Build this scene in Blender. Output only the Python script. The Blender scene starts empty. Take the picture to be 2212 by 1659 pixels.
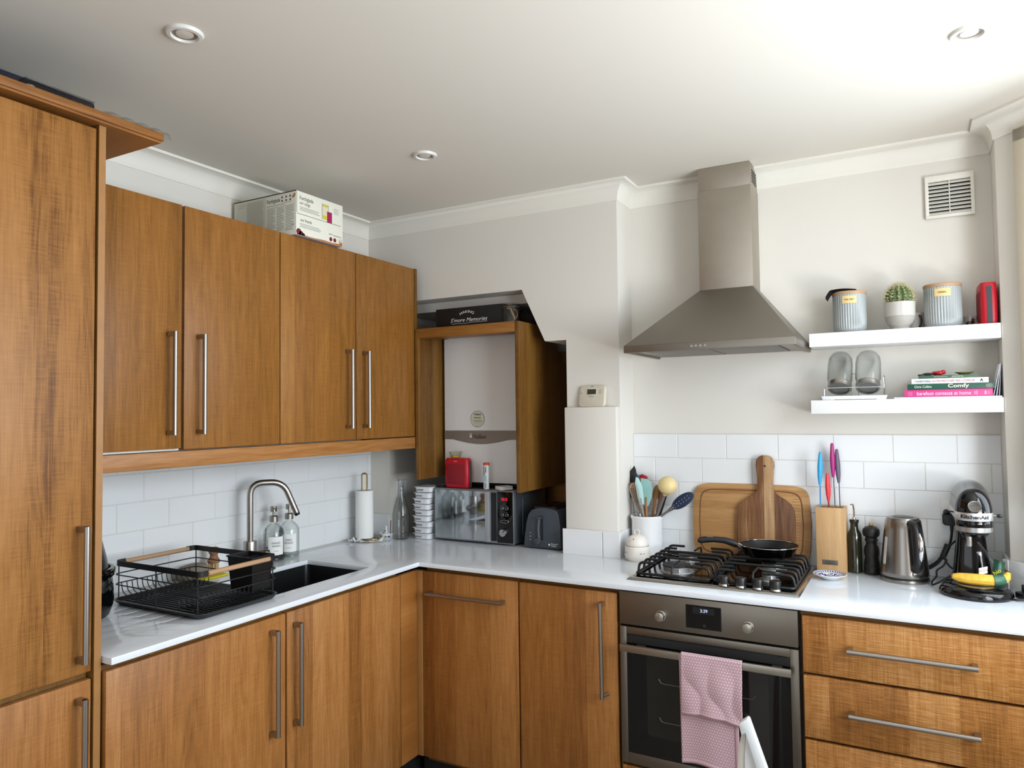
import bpy, bmesh, math, random
from mathutils import Vector as V, Matrix
random.seed(7)
S = bpy.context.scene
COL = S.collection
PI = math.pi

# ------------------------------------------------------------------ camera
F = 1558.96
YAW, PITCH, ROLL = 0.5075, 0.0391, -0.0123
CAM = V((2.449, -3.0552, 1.5218))
FW = V((-math.sin(YAW)*math.cos(PITCH), math.cos(YAW)*math.cos(PITCH), math.sin(PITCH)))
_r = V((math.cos(YAW), math.sin(YAW), 0)); _u = _r.cross(FW)
RT = math.cos(ROLL)*_r + math.sin(ROLL)*_u
UP = -math.sin(ROLL)*_r + math.cos(ROLL)*_u
cd = bpy.data.cameras.new('camera'); cam = bpy.data.objects.new('camera', cd); COL.objects.link(cam)
cd.sensor_width = 36; cd.lens = F/2212*36; cd.clip_start = .05
m = Matrix.Identity(4)
for i in range(3):
    m[i][0] = RT[i]; m[i][1] = UP[i]; m[i][2] = -FW[i]; m[i][3] = CAM[i]
cam.matrix_world = m
S.camera = cam

def at(u, v, ax, val):
    """world point where the sight line through photo pixel (u,v) meets the plane ax=val"""
    q = FW + RT*((u-1106)/F) - UP*((v-829.5)/F)
    i = 'xyz'.index(ax)
    return CAM + q*((val-CAM[i])/q[i])

# ------------------------------------------------------------------ world, light, exposure
S.view_settings.view_transform = 'Standard'
S.view_settings.look = 'None'
S.view_settings.gamma = 1
S.view_settings.use_curve_mapping = False
S.view_settings.exposure = -0.06
W = bpy.data.worlds.new('world'); S.world = W; W.use_nodes = True
bg = W.node_tree.nodes['Background']; bg.inputs[0].default_value = (.80, .90, 1, 1); bg.inputs[1].default_value = .8

def area(name, loc, target, sx, sy, power, col, spread=None):
    l = bpy.data.lights.new(name, 'AREA'); l.shape = 'RECTANGLE'; l.size = sx; l.size_y = sy
    l.energy = power; l.color = col
    if spread: l.spread = spread
    o = bpy.data.objects.new(name, l); COL.objects.link(o); o.location = loc
    d = V(target)-V(loc); o.rotation_euler = d.to_track_quat('-Z', 'Y').to_euler()
    return o
area('bay_window_daylight', (3.13, -0.42, 1.70), (2.0, -1.5, 1.2), .66, 1.25, 16, (.76, .88, 1))
area('side_window_daylight', (3.50, -1.65, 1.62), (0.3, -2.45, 1.15), 1.5, 1.35, 76, (.84, .92, 1))
area('ground_bounce_daylight', (3.45, -1.25, 1.10), (2.9, -1.0, 2.5), 1.3, .3, 24, (1, .96, .90))
area('added_front_fill', (1.9, -4.45, 1.25), (1.2, -1.0, 1.0), 1.7, 1.9, 12, (.98, .98, 1))  # frontal fill added behind the camera; the opening there is assumed, out of view

# ------------------------------------------------------------------ mesh builder
class MB:
    def __init__(s): s.v = []; s.f = []; s.m = []; s.cur = 0
    def add(s, vs, fs):
        b = len(s.v); s.v += [tuple(p) for p in vs]
        for f in fs: s.f.append([b+i for i in f]); s.m.append(s.cur)
        return s
    def mat(s, i): s.cur = i; return s
    def box(s, x0, x1, y0, y1, z0, z1):
        if x0 > x1: x0, x1 = x1, x0
        if y0 > y1: y0, y1 = y1, y0
        if z0 > z1: z0, z1 = z1, z0
        return s.add([(x0,y0,z0),(x1,y0,z0),(x1,y1,z0),(x0,y1,z0),(x0,y0,z1),(x1,y0,z1),(x1,y1,z1),(x0,y1,z1)],
            [(3,2,1,0),(4,5,6,7),(0,1,5,4),(1,2,6,5),(2,3,7,6),(3,0,4,7)])
    def hexa(s, b, t):
        """b, t: 4 bottom and 4 top points, counter-clockwise from above"""
        return s.add(list(b)+list(t), [(3,2,1,0),(4,5,6,7),(0,1,5,4),(1,2,6,5),(2,3,7,6),(3,0,4,7)])
    def cyl(s, p0, p1, r0, r1=None, n=20, caps=True):
        r1 = r0 if r1 is None else r1
        p0, p1 = V(p0), V(p1); d = (p1-p0).normalized()
        a = d.orthogonal().normalized(); b = d.cross(a)
        vs = [p0+(a*math.cos(t)+b*math.sin(t))*r0 for t in [2*PI*i/n for i in range(n)]]
        vs += [p1+(a*math.cos(t)+b*math.sin(t))*r1 for t in [2*PI*i/n for i in range(n)]]
        fs = [(i,(i+1)%n,n+(i+1)%n,n+i) for i in range(n)]
        if caps: fs += [tuple(range(n-1,-1,-1)), tuple(range(n,2*n))]
        return s.add(vs, fs)
    def tube(s, pts, r, n=10, closed=False, flat=None):
        pts = [V(p) for p in pts]; N = len(pts); rings = []
        rr = r if isinstance(r, (list, tuple)) else [r]*N
        prev = None
        for i, p in enumerate(pts):
            if closed: t = (pts[(i+1)%N]-pts[i-1])
            else: t = pts[min(i+1,N-1)]-pts[max(i-1,0)]
            t.normalize()
            if prev is None: a = t.orthogonal().normalized() if abs(t.z) > .9 else t.cross(V((0,0,1))).normalized()
            else:
                a = prev-t*prev.dot(t)
                a = a.normalized() if a.length > 1e-6 else t.orthogonal().normalized()
            prev = a; b = t.cross(a)
            k = flat or 1
            rings.append([p+(a*math.cos(q)+b*math.sin(q)*k)*rr[i] for q in [2*PI*j/n for j in range(n)]])
        vs = [q for R in rings for q in R]; fs = []
        M = N if closed else N-1
        for i in range(M):
            for j in range(n):
                fs.append((i*n+j, i*n+(j+1)%n, ((i+1)%N)*n+(j+1)%n, ((i+1)%N)*n+j))
        if not closed: fs += [tuple(range(n-1,-1,-1)), tuple((N-1)*n+j for j in range(n))]
        return s.add(vs, fs)
    def lathe(s, prof, c=(0,0,0), n=32, sx=1, sy=1, flute=None):
        """prof: (r,z) pairs from outside bottom round; closed with caps where r==0"""
        c = V(c); vs = []; idx = []
        for k, (r, z) in enumerate(prof):
            if r < 1e-6: idx.append([len(vs)]*n); vs.append((c.x, c.y, c.z+z)); continue
            row = []
            for j in range(n):
                t = 2*PI*j/n; q = r
                if flute and flute[0] <= z <= flute[1]: q = r*(1-flute[3]*(.5+.5*math.cos(t*flute[2])))
                row.append(len(vs)); vs.append((c.x+q*math.cos(t)*sx, c.y+q*math.sin(t)*sy, c.z+z))
            idx.append(row)
        fs = []
        for k in range(len(prof)-1):
            for j in range(n):
                f = [idx[k][j], idx[k][(j+1)%n], idx[k+1][(j+1)%n], idx[k+1][j]]
                g = []
                for q in f:
                    if q not in g: g.append(q)
                if len(g) > 2: fs.append(g)
        return s.add(vs, fs)
    def prism(s, poly, O, A, B, D):
        """polygon (a,b) in plane O+aA+bB, thickened by vector D"""
        O, A, B, D = V(O), V(A), V(B), V(D); n = len(poly)
        vs = [O+A*a+B*b for a, b in poly]; vs += [p+D for p in vs]
        fs = [tuple(range(n-1,-1,-1)), tuple(range(n,2*n))]+[(i,(i+1)%n,n+(i+1)%n,n+i) for i in range(n)]
        return s.add(vs, fs)
    def grid(s, fn, nu, nv):
        vs = [fn(i/nu, j/nv) for j in range(nv+1) for i in range(nu+1)]
        fs = [(j*(nu+1)+i, j*(nu+1)+i+1, (j+1)*(nu+1)+i+1, (j+1)*(nu+1)+i) for j in range(nv) for i in range(nu)]
        return s.add(vs, fs)
    def sphere(s, c, r, n=20, m=12, sc=(1,1,1)):
        c = V(c); pr = []
        for i in range(m+1):
            t = -PI/2+PI*i/m; pr.append((max(0, r*math.cos(t)) if 0 < i < m else 0, r*math.sin(t)*sc[2]))
        return s.lathe(pr, c, n, sc[0], sc[1])
    def xf(s, M, start=0):
        for i in range(start, len(s.v)): s.v[i] = tuple(M @ V(s.v[i]))
        return s
    def mesh(s, name, mats, bevel=0, seg=2, smooth=35, sub=0, recalc=True):
        me = bpy.data.meshes.new(name); me.from_pydata([tuple(v) for v in s.v], [], s.f)
        for k in (mats if isinstance(mats, (list, tuple)) else [mats]): me.materials.append(k)
        me.polygons.foreach_set('material_index', s.m)
        bm = bmesh.new(); bm.from_mesh(me)
        if recalc: bmesh.ops.recalc_face_normals(bm, faces=bm.faces)
        if bevel:
            es = [e for e in bm.edges if len(e.link_faces) == 2 and e.calc_face_angle(0) > .6]
            if es: bmesh.ops.bevel(bm, geom=es, offset=bevel, segments=seg, affect='EDGES', clamp_overlap=True, profile=.5)
        if sub:
            bmesh.ops.subdivide_edges(bm, edges=bm.edges, cuts=sub, use_grid_fill=True)
        bm.to_mesh(me); bm.free()
        if smooth:
            me.polygons.foreach_set('use_smooth', [True]*len(me.polygons))
            me.set_sharp_from_angle(angle=math.radians(smooth))
        return me

def obj(name, me, parent=None, kind=None, label=None):
    o = bpy.data.objects.new(name, me); COL.objects.link(o)
    if parent: o.parent = parent
    if kind: o['kind'] = kind
    if label: o['label'] = label
    return o
def thing(name, label, cat, loc=(0,0,0), rz=0, group=None, rot=None):
    o = bpy.data.objects.new(name, None); COL.objects.link(o); o.empty_display_size = .05
    o.location = loc; o.rotation_euler = rot if rot else (0,0,rz); o['label'] = label; o['category'] = cat
    if group: o['group'] = group
    bpy.context.view_layer.update()
    return o
def tag(o, label, cat, group=None):
    o['label'] = label; o['category'] = cat
    if group: o['group'] = group
    return o
def part(root, name, mb, mats, world=False, label=None, kind=None, **k):
    """world=True: the mesh was written in world coordinates"""
    if world:
        r = root; M = Matrix.Identity(4)
        while r is not None:
            M = Matrix.LocRotScale(r.location, r.rotation_euler, r.scale) @ M; r = r.parent
        mb.xf(M.inverted())
    return obj(name, mb.mesh(name, mats, **k), root, kind, label)
def dup(root, loc=None, rz=None, label=None, group=None):
    r = root.copy(); COL.objects.link(r)
    if loc is not None: r.location = loc
    if rz is not None: r.rotation_euler = (0,0,rz)
    if label: r['label'] = label
    if group: r['group'] = group
    for ch in list(root.children):
        c = ch.copy(); COL.objects.link(c); c.parent = r
        for g in list(ch.children):
            d = g.copy(); COL.objects.link(d); d.parent = c
    return r

def text_mb(txt, size, O, R, U, depth=.0005, ax=.5, ay=.5, wrap=None, shear=0, width=None, bold=0, arc=None):
    """flat lettering centred at O, running along R, upright along U"""
    cu = bpy.data.curves.new('t', 'FONT'); cu.body = txt; cu.size = 1; cu.shear = shear; cu.offset = bold
    cu.resolution_u = 3
    o = bpy.data.objects.new('t', cu); COL.objects.link(o)
    me = bpy.data.meshes.new_from_object(o.evaluated_get(bpy.context.evaluated_depsgraph_get()))
    vs = [v.co.copy() for v in me.vertices]; fs = [tuple(p.vertices) for p in me.polygons]
    bpy.data.objects.remove(o); bpy.data.curves.remove(cu); bpy.data.meshes.remove(me)
    mb = MB()
    if not vs: return mb
    x0 = min(v.x for v in vs); x1 = max(v.x for v in vs); y0 = min(v.y for v in vs); y1 = max(v.y for v in vs)
    k = size/(y1-y0); kx = (width/(x1-x0)) if width else k
    O, R, U = V(O), V(R).normalized(), V(U).normalized(); N = R.cross(U).normalized()
    out = []
    for v in vs:
        a = (v.x-x0-(x1-x0)*ax)*kx; b = (v.y-y0-(y1-y0)*ay)*k
        if arc:   # letters on a circle of radius arc above the centre
            t = a/arc; out.append(O+R*((arc+b)*math.sin(t))+U*((arc+b)*math.cos(t)-arc)+N*depth)
        elif wrap:  # bent round a vertical cylinder of radius wrap whose surface passes through O
            t = a/wrap; out.append(O+R*(math.sin(t)*(wrap+depth))+U*b-N*(wrap-math.cos(t)*(wrap+depth)))
        else: out.append(O+R*a+U*b+N*depth)
    mb.add(out, fs)
    return mb
def text(root, txt, size, O, R, U, mat, name='lettering', world=False, **k):
    return part(root, name, text_mb(txt, size, O, R, U, **k), mat, world=world, smooth=0, recalc=False)
def bars(rows, O, R, U, depth=.0005):
    """rows of small print too fine to read: (a0,a1,b,h) strips"""
    O, R, U = V(O), V(R).normalized(), V(U).normalized(); N = R.cross(U)
    mb = MB()
    for a0, a1, b, h in rows:
        mb.add([O+R*a0+U*(b-h/2)+N*depth, O+R*a1+U*(b-h/2)+N*depth, O+R*a1+U*(b+h/2)+N*depth, O+R*a0+U*(b+h/2)+N*depth], [(0,1,2,3)])
    return mb
def arcpts(c, A, B, r, t0, t1, n):
    c, A, B = V(c), V(A), V(B)
    return [c+(A*math.cos(t0+(t1-t0)*i/n)+B*math.sin(t0+(t1-t0)*i/n))*r for i in range(n+1)]
def rrect(w, h, r, n=5, cx=0, cy=0):
    p = []
    for sx, sy, t0 in ((1,1,0),(-1,1,PI/2),(-1,-1,PI),(1,-1,1.5*PI)):
        for i in range(n+1):
            t = t0+PI/2*i/n; p.append((cx+sx*(w/2-r)+r*math.cos(t), cy+sy*(h/2-r)+r*math.sin(t)))
    return p
def fillet(pts, r, n=5):
    """round the inner corners of a polyline"""
    pts = [V(p) for p in pts]; out = [pts[0]]
    for i in range(1, len(pts)-1):
        a, b, c = pts[i-1], pts[i], pts[i+1]
        d0 = (a-b); d1 = (c-b); q = min(r, d0.length*.49, d1.length*.49)
        p0 = b+d0.normalized()*q; p1 = b+d1.normalized()*q
        for k in range(n+1):
            t = k/n; out.append(p0*(1-t)**2+b*2*t*(1-t)+p1*t*t)
    return out+[pts[-1]]

def smooth(pts, k=6):
    pts = [V(p) for p in pts]; q = [2*pts[0]-pts[1]]+pts+[2*pts[-1]-pts[-2]]; out = []
    for i in range(1, len(q)-2):
        a, b, c, d = q[i-1:i+3]
        for j in range(k):
            t = j/k; out.append(.5*((2*b)+(c-a)*t+(2*a-5*b+4*c-d)*t*t+(3*b-a-3*c+d)*t**3))
    return out+[pts[-1]]

# ------------------------------------------------------------------ materials
def lin(c):
    if isinstance(c, str): c = tuple(int(c[i:i+2], 16)/255 for i in (0,2,4))
    return tuple(x/12.92 if x <= .04045 else ((x+.055)/1.055)**2.4 for x in c)+(1,)
def pm(name, col, rough=.5, metal=0, bump=0, bscale=200, var=0, vscale=8, coat=0, emis=None, es=1, spec=None, aniso=None, sss=0):
    mt = bpy.data.materials.new(name); mt.use_nodes = True; nt = mt.node_tree; b = nt.nodes['Principled BSDF']
    b.inputs['Base Color'].default_value = lin(col); b.inputs['Roughness'].default_value = rough
    b.inputs['Metallic'].default_value = metal; b.inputs['Coat Weight'].default_value = coat
    if spec is not None: b.inputs['Specular IOR Level'].default_value = spec
    if sss: b.inputs['Subsurface Weight'].default_value = sss; b.inputs['Subsurface Scale'].default_value = .01
    if emis: b.inputs['Emission Color'].default_value = lin(emis); b.inputs['Emission Strength'].default_value = es
    if bump or var or aniso:
        tc = nt.nodes.new('ShaderNodeTexCoord'); src = tc.outputs['Object']
        if aniso:
            mp = nt.nodes.new('ShaderNodeMapping'); mp.inputs['Scale'].default_value = aniso
            nt.links.new(src, mp.inputs[0]); src = mp.outputs[0]
        if bump:
            n = nt.nodes.new('ShaderNodeTexNoise'); n.inputs['Scale'].default_value = bscale; n.inputs['Detail'].default_value = 3
            nt.links.new(src, n.inputs['Vector'])
            bp = nt.nodes.new('ShaderNodeBump'); bp.inputs['Strength'].default_value = bump; bp.inputs['Distance'].default_value = .002
            nt.links.new(n.outputs[0], bp.inputs['Height']); nt.links.new(bp.outputs[0], b.inputs['Normal'])
        if var:
            n = nt.nodes.new('ShaderNodeTexNoise'); n.inputs['Scale'].default_value = vscale; n.inputs['Detail'].default_value = 4
            nt.links.new(src, n.inputs['Vector'])
            hv = nt.nodes.new('ShaderNodeMix'); hv.data_type = 'RGBA'
            c = lin(col); hv.inputs[6].default_value = tuple(x*(1-var) for x in c[:3])+(1,)
            hv.inputs[7].default_value = tuple(min(1, x*(1+var)) for x in c[:3])+(1,)
            nt.links.new(n.outputs[0], hv.inputs[0]); nt.links.new(hv.outputs[2], b.inputs['Base Color'])
    return mt
def glass(name, tint=(1,1,1), refl=1.0, rough=0.0):
    """thin clear glass: tinted see-through with reflections that rise towards grazing angles"""
    mt = bpy.data.materials.new(name); mt.use_nodes = True; nt = mt.node_tree; nt.nodes.remove(nt.nodes['Principled BSDF'])
    o = nt.nodes['Material Output']; t = nt.nodes.new('ShaderNodeBsdfTransparent')
    g = nt.nodes.new('ShaderNodeBsdfGlossy'); g.inputs['Roughness'].default_value = rough+.02
    lw = nt.nodes.new('ShaderNodeLayerWeight'); lw.inputs[0].default_value = .5
    pw = nt.nodes.new('ShaderNodeMath'); pw.operation = 'POWER'; pw.inputs[1].default_value = 3.5
    mu = nt.nodes.new('ShaderNodeMath'); mu.operation = 'MULTIPLY_ADD'; mu.inputs[1].default_value = .45*refl; mu.inputs[2].default_value = .03
    ct = nt.nodes.new('ShaderNodeMix'); ct.data_type = 'RGBA'; ct.inputs[6].default_value = tuple(x**.35 for x in tint)+(1,); ct.inputs[7].default_value = tuple(x**1.6*.6 for x in tint)+(1,)
    mx = nt.nodes.new('ShaderNodeMixShader')
    L = nt.links.new
    L(lw.outputs['Facing'], pw.inputs[0]); L(pw.outputs[0], mu.inputs[0]); L(mu.outputs[0], mx.inputs[0]); L(pw.outputs[0], ct.inputs[0]); L(ct.outputs[2], t.inputs[0])
    L(t.outputs[0], mx.inputs[1]); L(g.outputs[0], mx.inputs[2]); L(mx.outputs[0], o.inputs[0])
    return mt

def oak(name, wax, lax, plank=.085, pw=.42, streak=None, dark=1.0, seed=0.0, cols=('8a5a2c', 'b27a42', 'c8945a'), rough=.42, saw=.5):
    """sawn oak veneer: staves across wax, grain along lax"""
    mt = bpy.data.materials.new(name); mt.use_nodes = True; nt = mt.node_tree; b = nt.nodes['Principled BSDF']
    N = nt.nodes.new; L = nt.links.new
    def math_(op, a, c=None, d=None):
        n = N('ShaderNodeMath'); n.operation = op
        for i, x in enumerate((a, c, d)):
            if x is None: continue
            if isinstance(x, (int, float)): n.inputs[i].default_value = x
            else: L(x, n.inputs[i])
        return n.outputs[0]
    def comb(x, y, z=0):
        n = N('ShaderNodeCombineXYZ')
        for i, q in enumerate((x, y, z)):
            if isinstance(q, (int, float)): n.inputs[i].default_value = q
            else: L(q, n.inputs[i])
        return n.outputs[0]
    def noise(vec, sc, det=3, dist=0):
        n = N('ShaderNodeTexNoise'); n.inputs['Scale'].default_value = sc; n.inputs['Detail'].default_value = det
        n.inputs['Distortion'].default_value = dist; L(vec, n.inputs['Vector']); return n.outputs[0]
    tc = N('ShaderNodeTexCoord'); sp = N('ShaderNodeSeparateXYZ'); L(tc.outputs['Object'], sp.inputs[0])
    oi = N('ShaderNodeObjectInfo')
    w = math_('ADD', sp.outputs['xyz'.index(wax)], math_('MULTIPLY', oi.outputs['Random'], 3.7)); l = sp.outputs['xyz'.index(lax)]
    wob = noise(comb(math_('MULTIPLY', w, 9), 0, seed), 1, 0)
    pid = math_('FLOOR', math_('ADD', math_('DIVIDE', w, plank), math_('MULTIPLY', wob, 1.6)))
    wn = N('ShaderNodeTexWhiteNoise'); wn.noise_dimensions = '1D'; L(math_('ADD', pid, seed+oi_off), wn.inputs['W'])
    pv = wn.outputs['Value']
    cath = noise(comb(math_('MULTIPLY', w, 13), math_('MULTIPLY', l, 1.3), math_('MULTIPLY', pid, 3.1)), 1, 2, .3)
    ring = math_('SINE', math_('MULTIPLY', cath, 60))
    fine = noise(comb(math_('MULTIPLY', w, 330), math_('MULTIPLY', l, 9), pid), 1, 4)
    mid = noise(comb(math_('MULTIPLY', w, 45), math_('MULTIPLY', l, 2.2), pid), 1, 3)
    sw = noise(comb(math_('MULTIPLY', w, 14), math_('MULTIPLY', l, 260), pid), 1, 2)
    f = math_('ADD', math_('MULTIPLY', pv, pw), math_('MULTIPLY', ring, .055))
    f = math_('ADD', f, math_('MULTIPLY', math_('SUBTRACT', fine, .5), .85))
    f = math_('ADD', f, math_('MULTIPLY', math_('SUBTRACT', mid, .5), .6))
    f = math_('ADD', f, math_('MULTIPLY', math_('SUBTRACT', sw, .5), saw*.75))
    f = math_('ADD', f, .28 if pw < .6 else .02)
    if streak:   # dark heartwood figure down one stave
        c0, wd = streak
        e = noise(comb(0, math_('MULTIPLY', l, 3.0), 2.2), 1, 4)
        dd = math_('ABSOLUTE', math_('SUBTRACT', sp.outputs['xyz'.index(wax)], math_('ADD', c0, math_('MULTIPLY', math_('SUBTRACT', e, .5), .10))))
        rag = noise(comb(math_('MULTIPLY', sp.outputs['xyz'.index(wax)], 9), math_('MULTIPLY', l, 150), 4), 1, 3)
        mk = math_('SUBTRACT', math_('ADD', wd, math_('MULTIPLY', math_('SUBTRACT', rag, .5), .05)), dd)
        mk = math_('MULTIPLY', mk, 34); mk = math_('MINIMUM', math_('MAXIMUM', mk, 0), 1)
        pat = noise(comb(math_('MULTIPLY', math_('ADD', sp.outputs['xyz'.index(wax)], math_('MULTIPLY', e, .10)), 46), math_('MULTIPLY', l, 1.1), 9), 1, 3)
        mk = math_('MULTIPLY', mk, math_('MULTIPLY', pat, 1.3))
        f = math_('SUBTRACT', f, math_('MULTIPLY', mk, .40))
    cr = N('ShaderNodeValToRGB'); e = cr.color_ramp.elements
    e[0].position = 0.0; e[0].color = lin(cols[0]); e[1].position = 1.0; e[1].color = lin(cols[2])
    k = e.new(.5); k.color = lin(cols[1])
    if streak: k2 = e.new(0.001); e[0].color = lin('603a1c'); k2.position = .16; k2.color = lin(cols[0])
    L(f, cr.inputs[0]); L(cr.outputs[0], b.inputs['Base Color'])
    b.inputs['Roughness'].default_value = rough; b.inputs['Specular IOR Level'].default_value = .35
    bp = N('ShaderNodeBump'); bp.inputs['Strength'].default_value = .25; bp.inputs['Distance'].default_value = .001
    L(math_('ADD', math_('MULTIPLY', sw, 1.0*saw+.2), fine), bp.inputs['Height']); L(bp.outputs[0], b.inputs['Normal'])
    return mt
oi_off = 0.0
OC = ('6c4219', '9b6632', 'b98650')
OAK_L = oak('oak_left', 'y', 'z', cols=OC); OAK_LU = oak('oak_upper', 'y', 'z', cols=('664212', '905e26', 'a87635'), seed=3.3, plank=.11)
OAK_B = oak('oak_back', 'x', 'z', seed=5.1, cols=('6f4218', '98622d', 'b47e44'), plank=.1)
OAK_DR = oak('oak_drawer', 'x', 'z', seed=8.1, cols=('784a1c', 'a66e34', 'c8945a'), plank=.11, saw=1.6)
OAK_T = oak('oak_tall', 'y', 'z', seed=1.7, streak=(.16, .050), cols=('6c441d', '936330', 'ab7943'), plank=.17)
OAK_HY = oak('oak_rail_y', 'z', 'y', seed=2.0, cols=OC, plank=.2, saw=.1)
OAK_HX = oak('oak_rail_x', 'z', 'x', seed=2.6, cols=('70471c', '93622d', 'a6763c'), plank=.2, saw=.1)
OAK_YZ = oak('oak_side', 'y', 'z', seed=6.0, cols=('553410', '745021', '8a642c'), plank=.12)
OAK_ED = pm('oak_edge', '9a6c38', .5, var=.15, vscale=30)
WALL = pm('wall_paint', 'dcd8d0', .75, bump=.12, bscale=60)
CEIL = pm('ceiling_paint', 'd9d4ca', .85, bump=.1, bscale=50)
TRIM = pm('white_gloss_trim', 'e6e3da', .5)
QUARTZ = pm('white_quartz', 'dfe4ea', .12, var=.02, vscale=150, coat=.2)
TILE = pm('white_glazed_tile', 'e3e5e6', .12)
GROUT = pm('grey_grout', 'd0cec8', .9)
STEEL = pm('brushed_steel', 'aaa59e', .33, 1, bump=.05, bscale=60, aniso=(1,1,60))
STEELX = pm('brushed_steel_horizontal', '8e877d', .36, 1, bump=.05, bscale=40, aniso=(1,1,50))
HANDLE = pm('handle_steel', 'a39d96', .34, 1)
HOODM = pm('hood_steel', 'b0a89c', .5, 1, var=.10, vscale=9, bump=.03, bscale=80)
HOODD = pm('hood_canopy_steel', '908a82', .45, 1)
OVENM = pm('oven_steel', '827b71', .40, 1)
CHROME = pm('chrome', 'd8d8d8', .08, 1)
DARKST = pm('dark_steel', '4a4a4c', .35, 1)
SINKM = pm('sink_steel', '4b4c4e', .28, .9)
BLK = pm('black_plastic', '0d0d0e', .38)
BLKM = pm('black_matt', '101011', .6)
BLKG = pm('black_gloss', '060607', .07)
ENAM = pm('black_cast_iron', '121213', .45)
DISC = pm('burner_cap', '1d1e20', .5)
ALU = pm('burner_alloy', 'a8a8a8', .45, .8)
DGRY = pm('charcoal_plastic', '34393f', .35)
GRY = pm('grey_plastic', '6a6d70', .4)
WHT = pm('white_plastic', 'e9eaea', .35)
WHTP = pm('white_paper', 'ececea', .8)
CREAM = pm('cream_plastic', 'cfc8b6', .5, var=.06, vscale=40)
CERAM = pm('white_ceramic', 'e8e9ea', .15)
CREAMC = pm('cream_ceramic', 'e6dfd6', .15)
BOIL = pm('boiler_enamel', 'e6e6e4', .3)
BOILB = pm('boiler_band', '8f877f', .35, .4)
RED = pm('red_plastic', 'b3081f', .4)
REDD = pm('red_grille', '8c0a1c', .6, bump=.6, bscale=500)
GLS = glass('clear_glass', (.93,.96,.95)); GLSG = glass('bottle_glass', (.93,.95,.945)); PLAS = glass('clear_plastic', (.82,.84,.85), 1.3, .1)
FILM = glass('clear_film', (.86,.87,.88), 1.5, .22)
OLIVE = pm('dark_olive_glass', '1b1c0c', .08, coat=.4)
SMOKE = pm('oven_glass', '050506', .05)
WINB = pm('oven_cavity', '1c1a17', .12)
BAMB = oak('bamboo', 'x', 'z', plank=.02, cols=('b08a5c', 'c09a6c', 'ccaa7e'), saw=.1, seed=4)
BAMBH = oak('bamboo_board', 'z', 'x', plank=.03, cols=('93693e', 'af8352', 'c29968'), saw=.3, seed=4.4)
ACAC = oak('acacia', 'x', 'z', plank=.05, pw=1.0, cols=('4a2f1c', '7c5436', 'b8966c'), saw=.2, seed=12)
HWOOD = pm('light_handle_wood', 'ad8a68', .6, var=.15, vscale=40, aniso=(1,.15,1))
UWOOD = pm('utensil_wood', '94683c', .55, var=.2, vscale=30); UWOOD2 = pm('utensil_wood_dark', '6e4a2c', .55, var=.2, vscale=30)
GOLD = pm('gold_wire', 'b59a5a', .25, 1)
INK = pm('black_ink', '141414', .7); INKG = pm('grey_ink', '6c6a62', .8); WINK = pm('white_ink', 'e6e6e6', .6)
CARD = pm('cream_card', 'e4e3d4', .7); CARDB = pm('brown_card', '3a2018', .8); MAR = pm('maroon_print', '6e1517', .7); ORNG = pm('orange_print', 'b0692d', .7)
YEL = pm('yellow_print', 'cfc02a', .7); PINKP = pm('magenta_print', '9d1450', .7); KRAFT = pm('grey_card', 'a2938c', .8)
CANI = pm('blue_grey_ceramic', '9da2a2', .4); STICK = pm('cream_sticker', 'd9bf86', .7)

# ------------------------------------------------------------------ room shell
XP, XR, H, D1 = 1.363, 2.713, 2.5, -.165
WT = .91
def struct(name, mb, mats, parent=None, **k):
    o = obj(name, mb.mesh(name, mats, **k), parent)
    if parent is None: o['kind'] = 'structure'
    return o
fl = MB(); 
struct('floor', MB().box(-.1, 3.75, -4.6, .6, -.05, 0), pm('grey_floor', '8c857c', .35, var=.2, vscale=3, aniso=(6,1,1)), smooth=0)
struct('ceiling', MB().box(-.1, 3.75, -4.6, .6, H, H+.05), CEIL, smooth=0)
wl = struct('wall_left', MB().box(-.08, 0, -4.6, D1, 0, H), WALL, smooth=0)
# chimney breast face with the boiler alcove cut into it
OPN = [(.13,0),(.13,2.081),(.898,2.081),(1.013,1.838),(1.118,1.838),(1.118,0)]
mb = MB()
outer = [(-.08,0),(.13,0),(.13,2.081),(.898,2.081),(1.013,1.838),(1.118,1.838),(1.118,0),(XP,0),(XP,H),(-.08,H)]
def quadf(a, b, c, d, y=D1): mb.add([(p[0], y, p[1]) for p in (a,b,c,d)], [(0,1,2,3)])
quadf((-.08,0),(.13,0),(.13,2.081),(-.08,2.081)); quadf((-.08,2.081),(.13,2.081),(.13,H),(-.08,H))
quadf((.13,2.081),(.898,2.081),(.898,H),(.13,H)); quadf((.898,2.081),(1.013,1.838),(1.013,H),(.898,H))
quadf((1.013,1.838),(1.118,1.838),(1.118,H),(1.013,H)); quadf((1.118,0),(XP,0),(XP,1.838),(1.118,1.838)); quadf((1.118,1.838),(XP,1.838),(XP,H),(1.118,H))
YB = .40
for i in range(len(OPN)-1):
    a, b = OPN[i], OPN[i+1]
    mb.add([(a[0],D1,a[1]),(b[0],D1,b[1]),(b[0],YB,b[1]),(a[0],YB,a[1])], [(0,1,2,3)])
mb.add([(.0,YB,0),(1.2,YB,0),(1.2,YB,2.3),(.0,YB,2.3)], [(0,1,2,3)])
mb.add([(XP,D1,0),(XP,.02,0),(XP,.02,H),(XP,D1,H)], [(0,1,2,3)])
struct('wall_back_left', mb, WALL, smooth=0, recalc=False)
# plaster step inside the alcove roof
struct('trim_2', MB().box(.14, .905, -.06, .2, 2.035, 2.08), WALL, smooth=0)
wb = struct('wall_back', MB().box(XP-.02, 3.2, 0, .08, 0, H), WALL, smooth=0)
# boxed-in pier beside the alcove
o = struct('wall_pier', MB().box(1.12, 1.358, -.2, D1+.002, .5, 1.54), WALL, bevel=.004)
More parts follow.
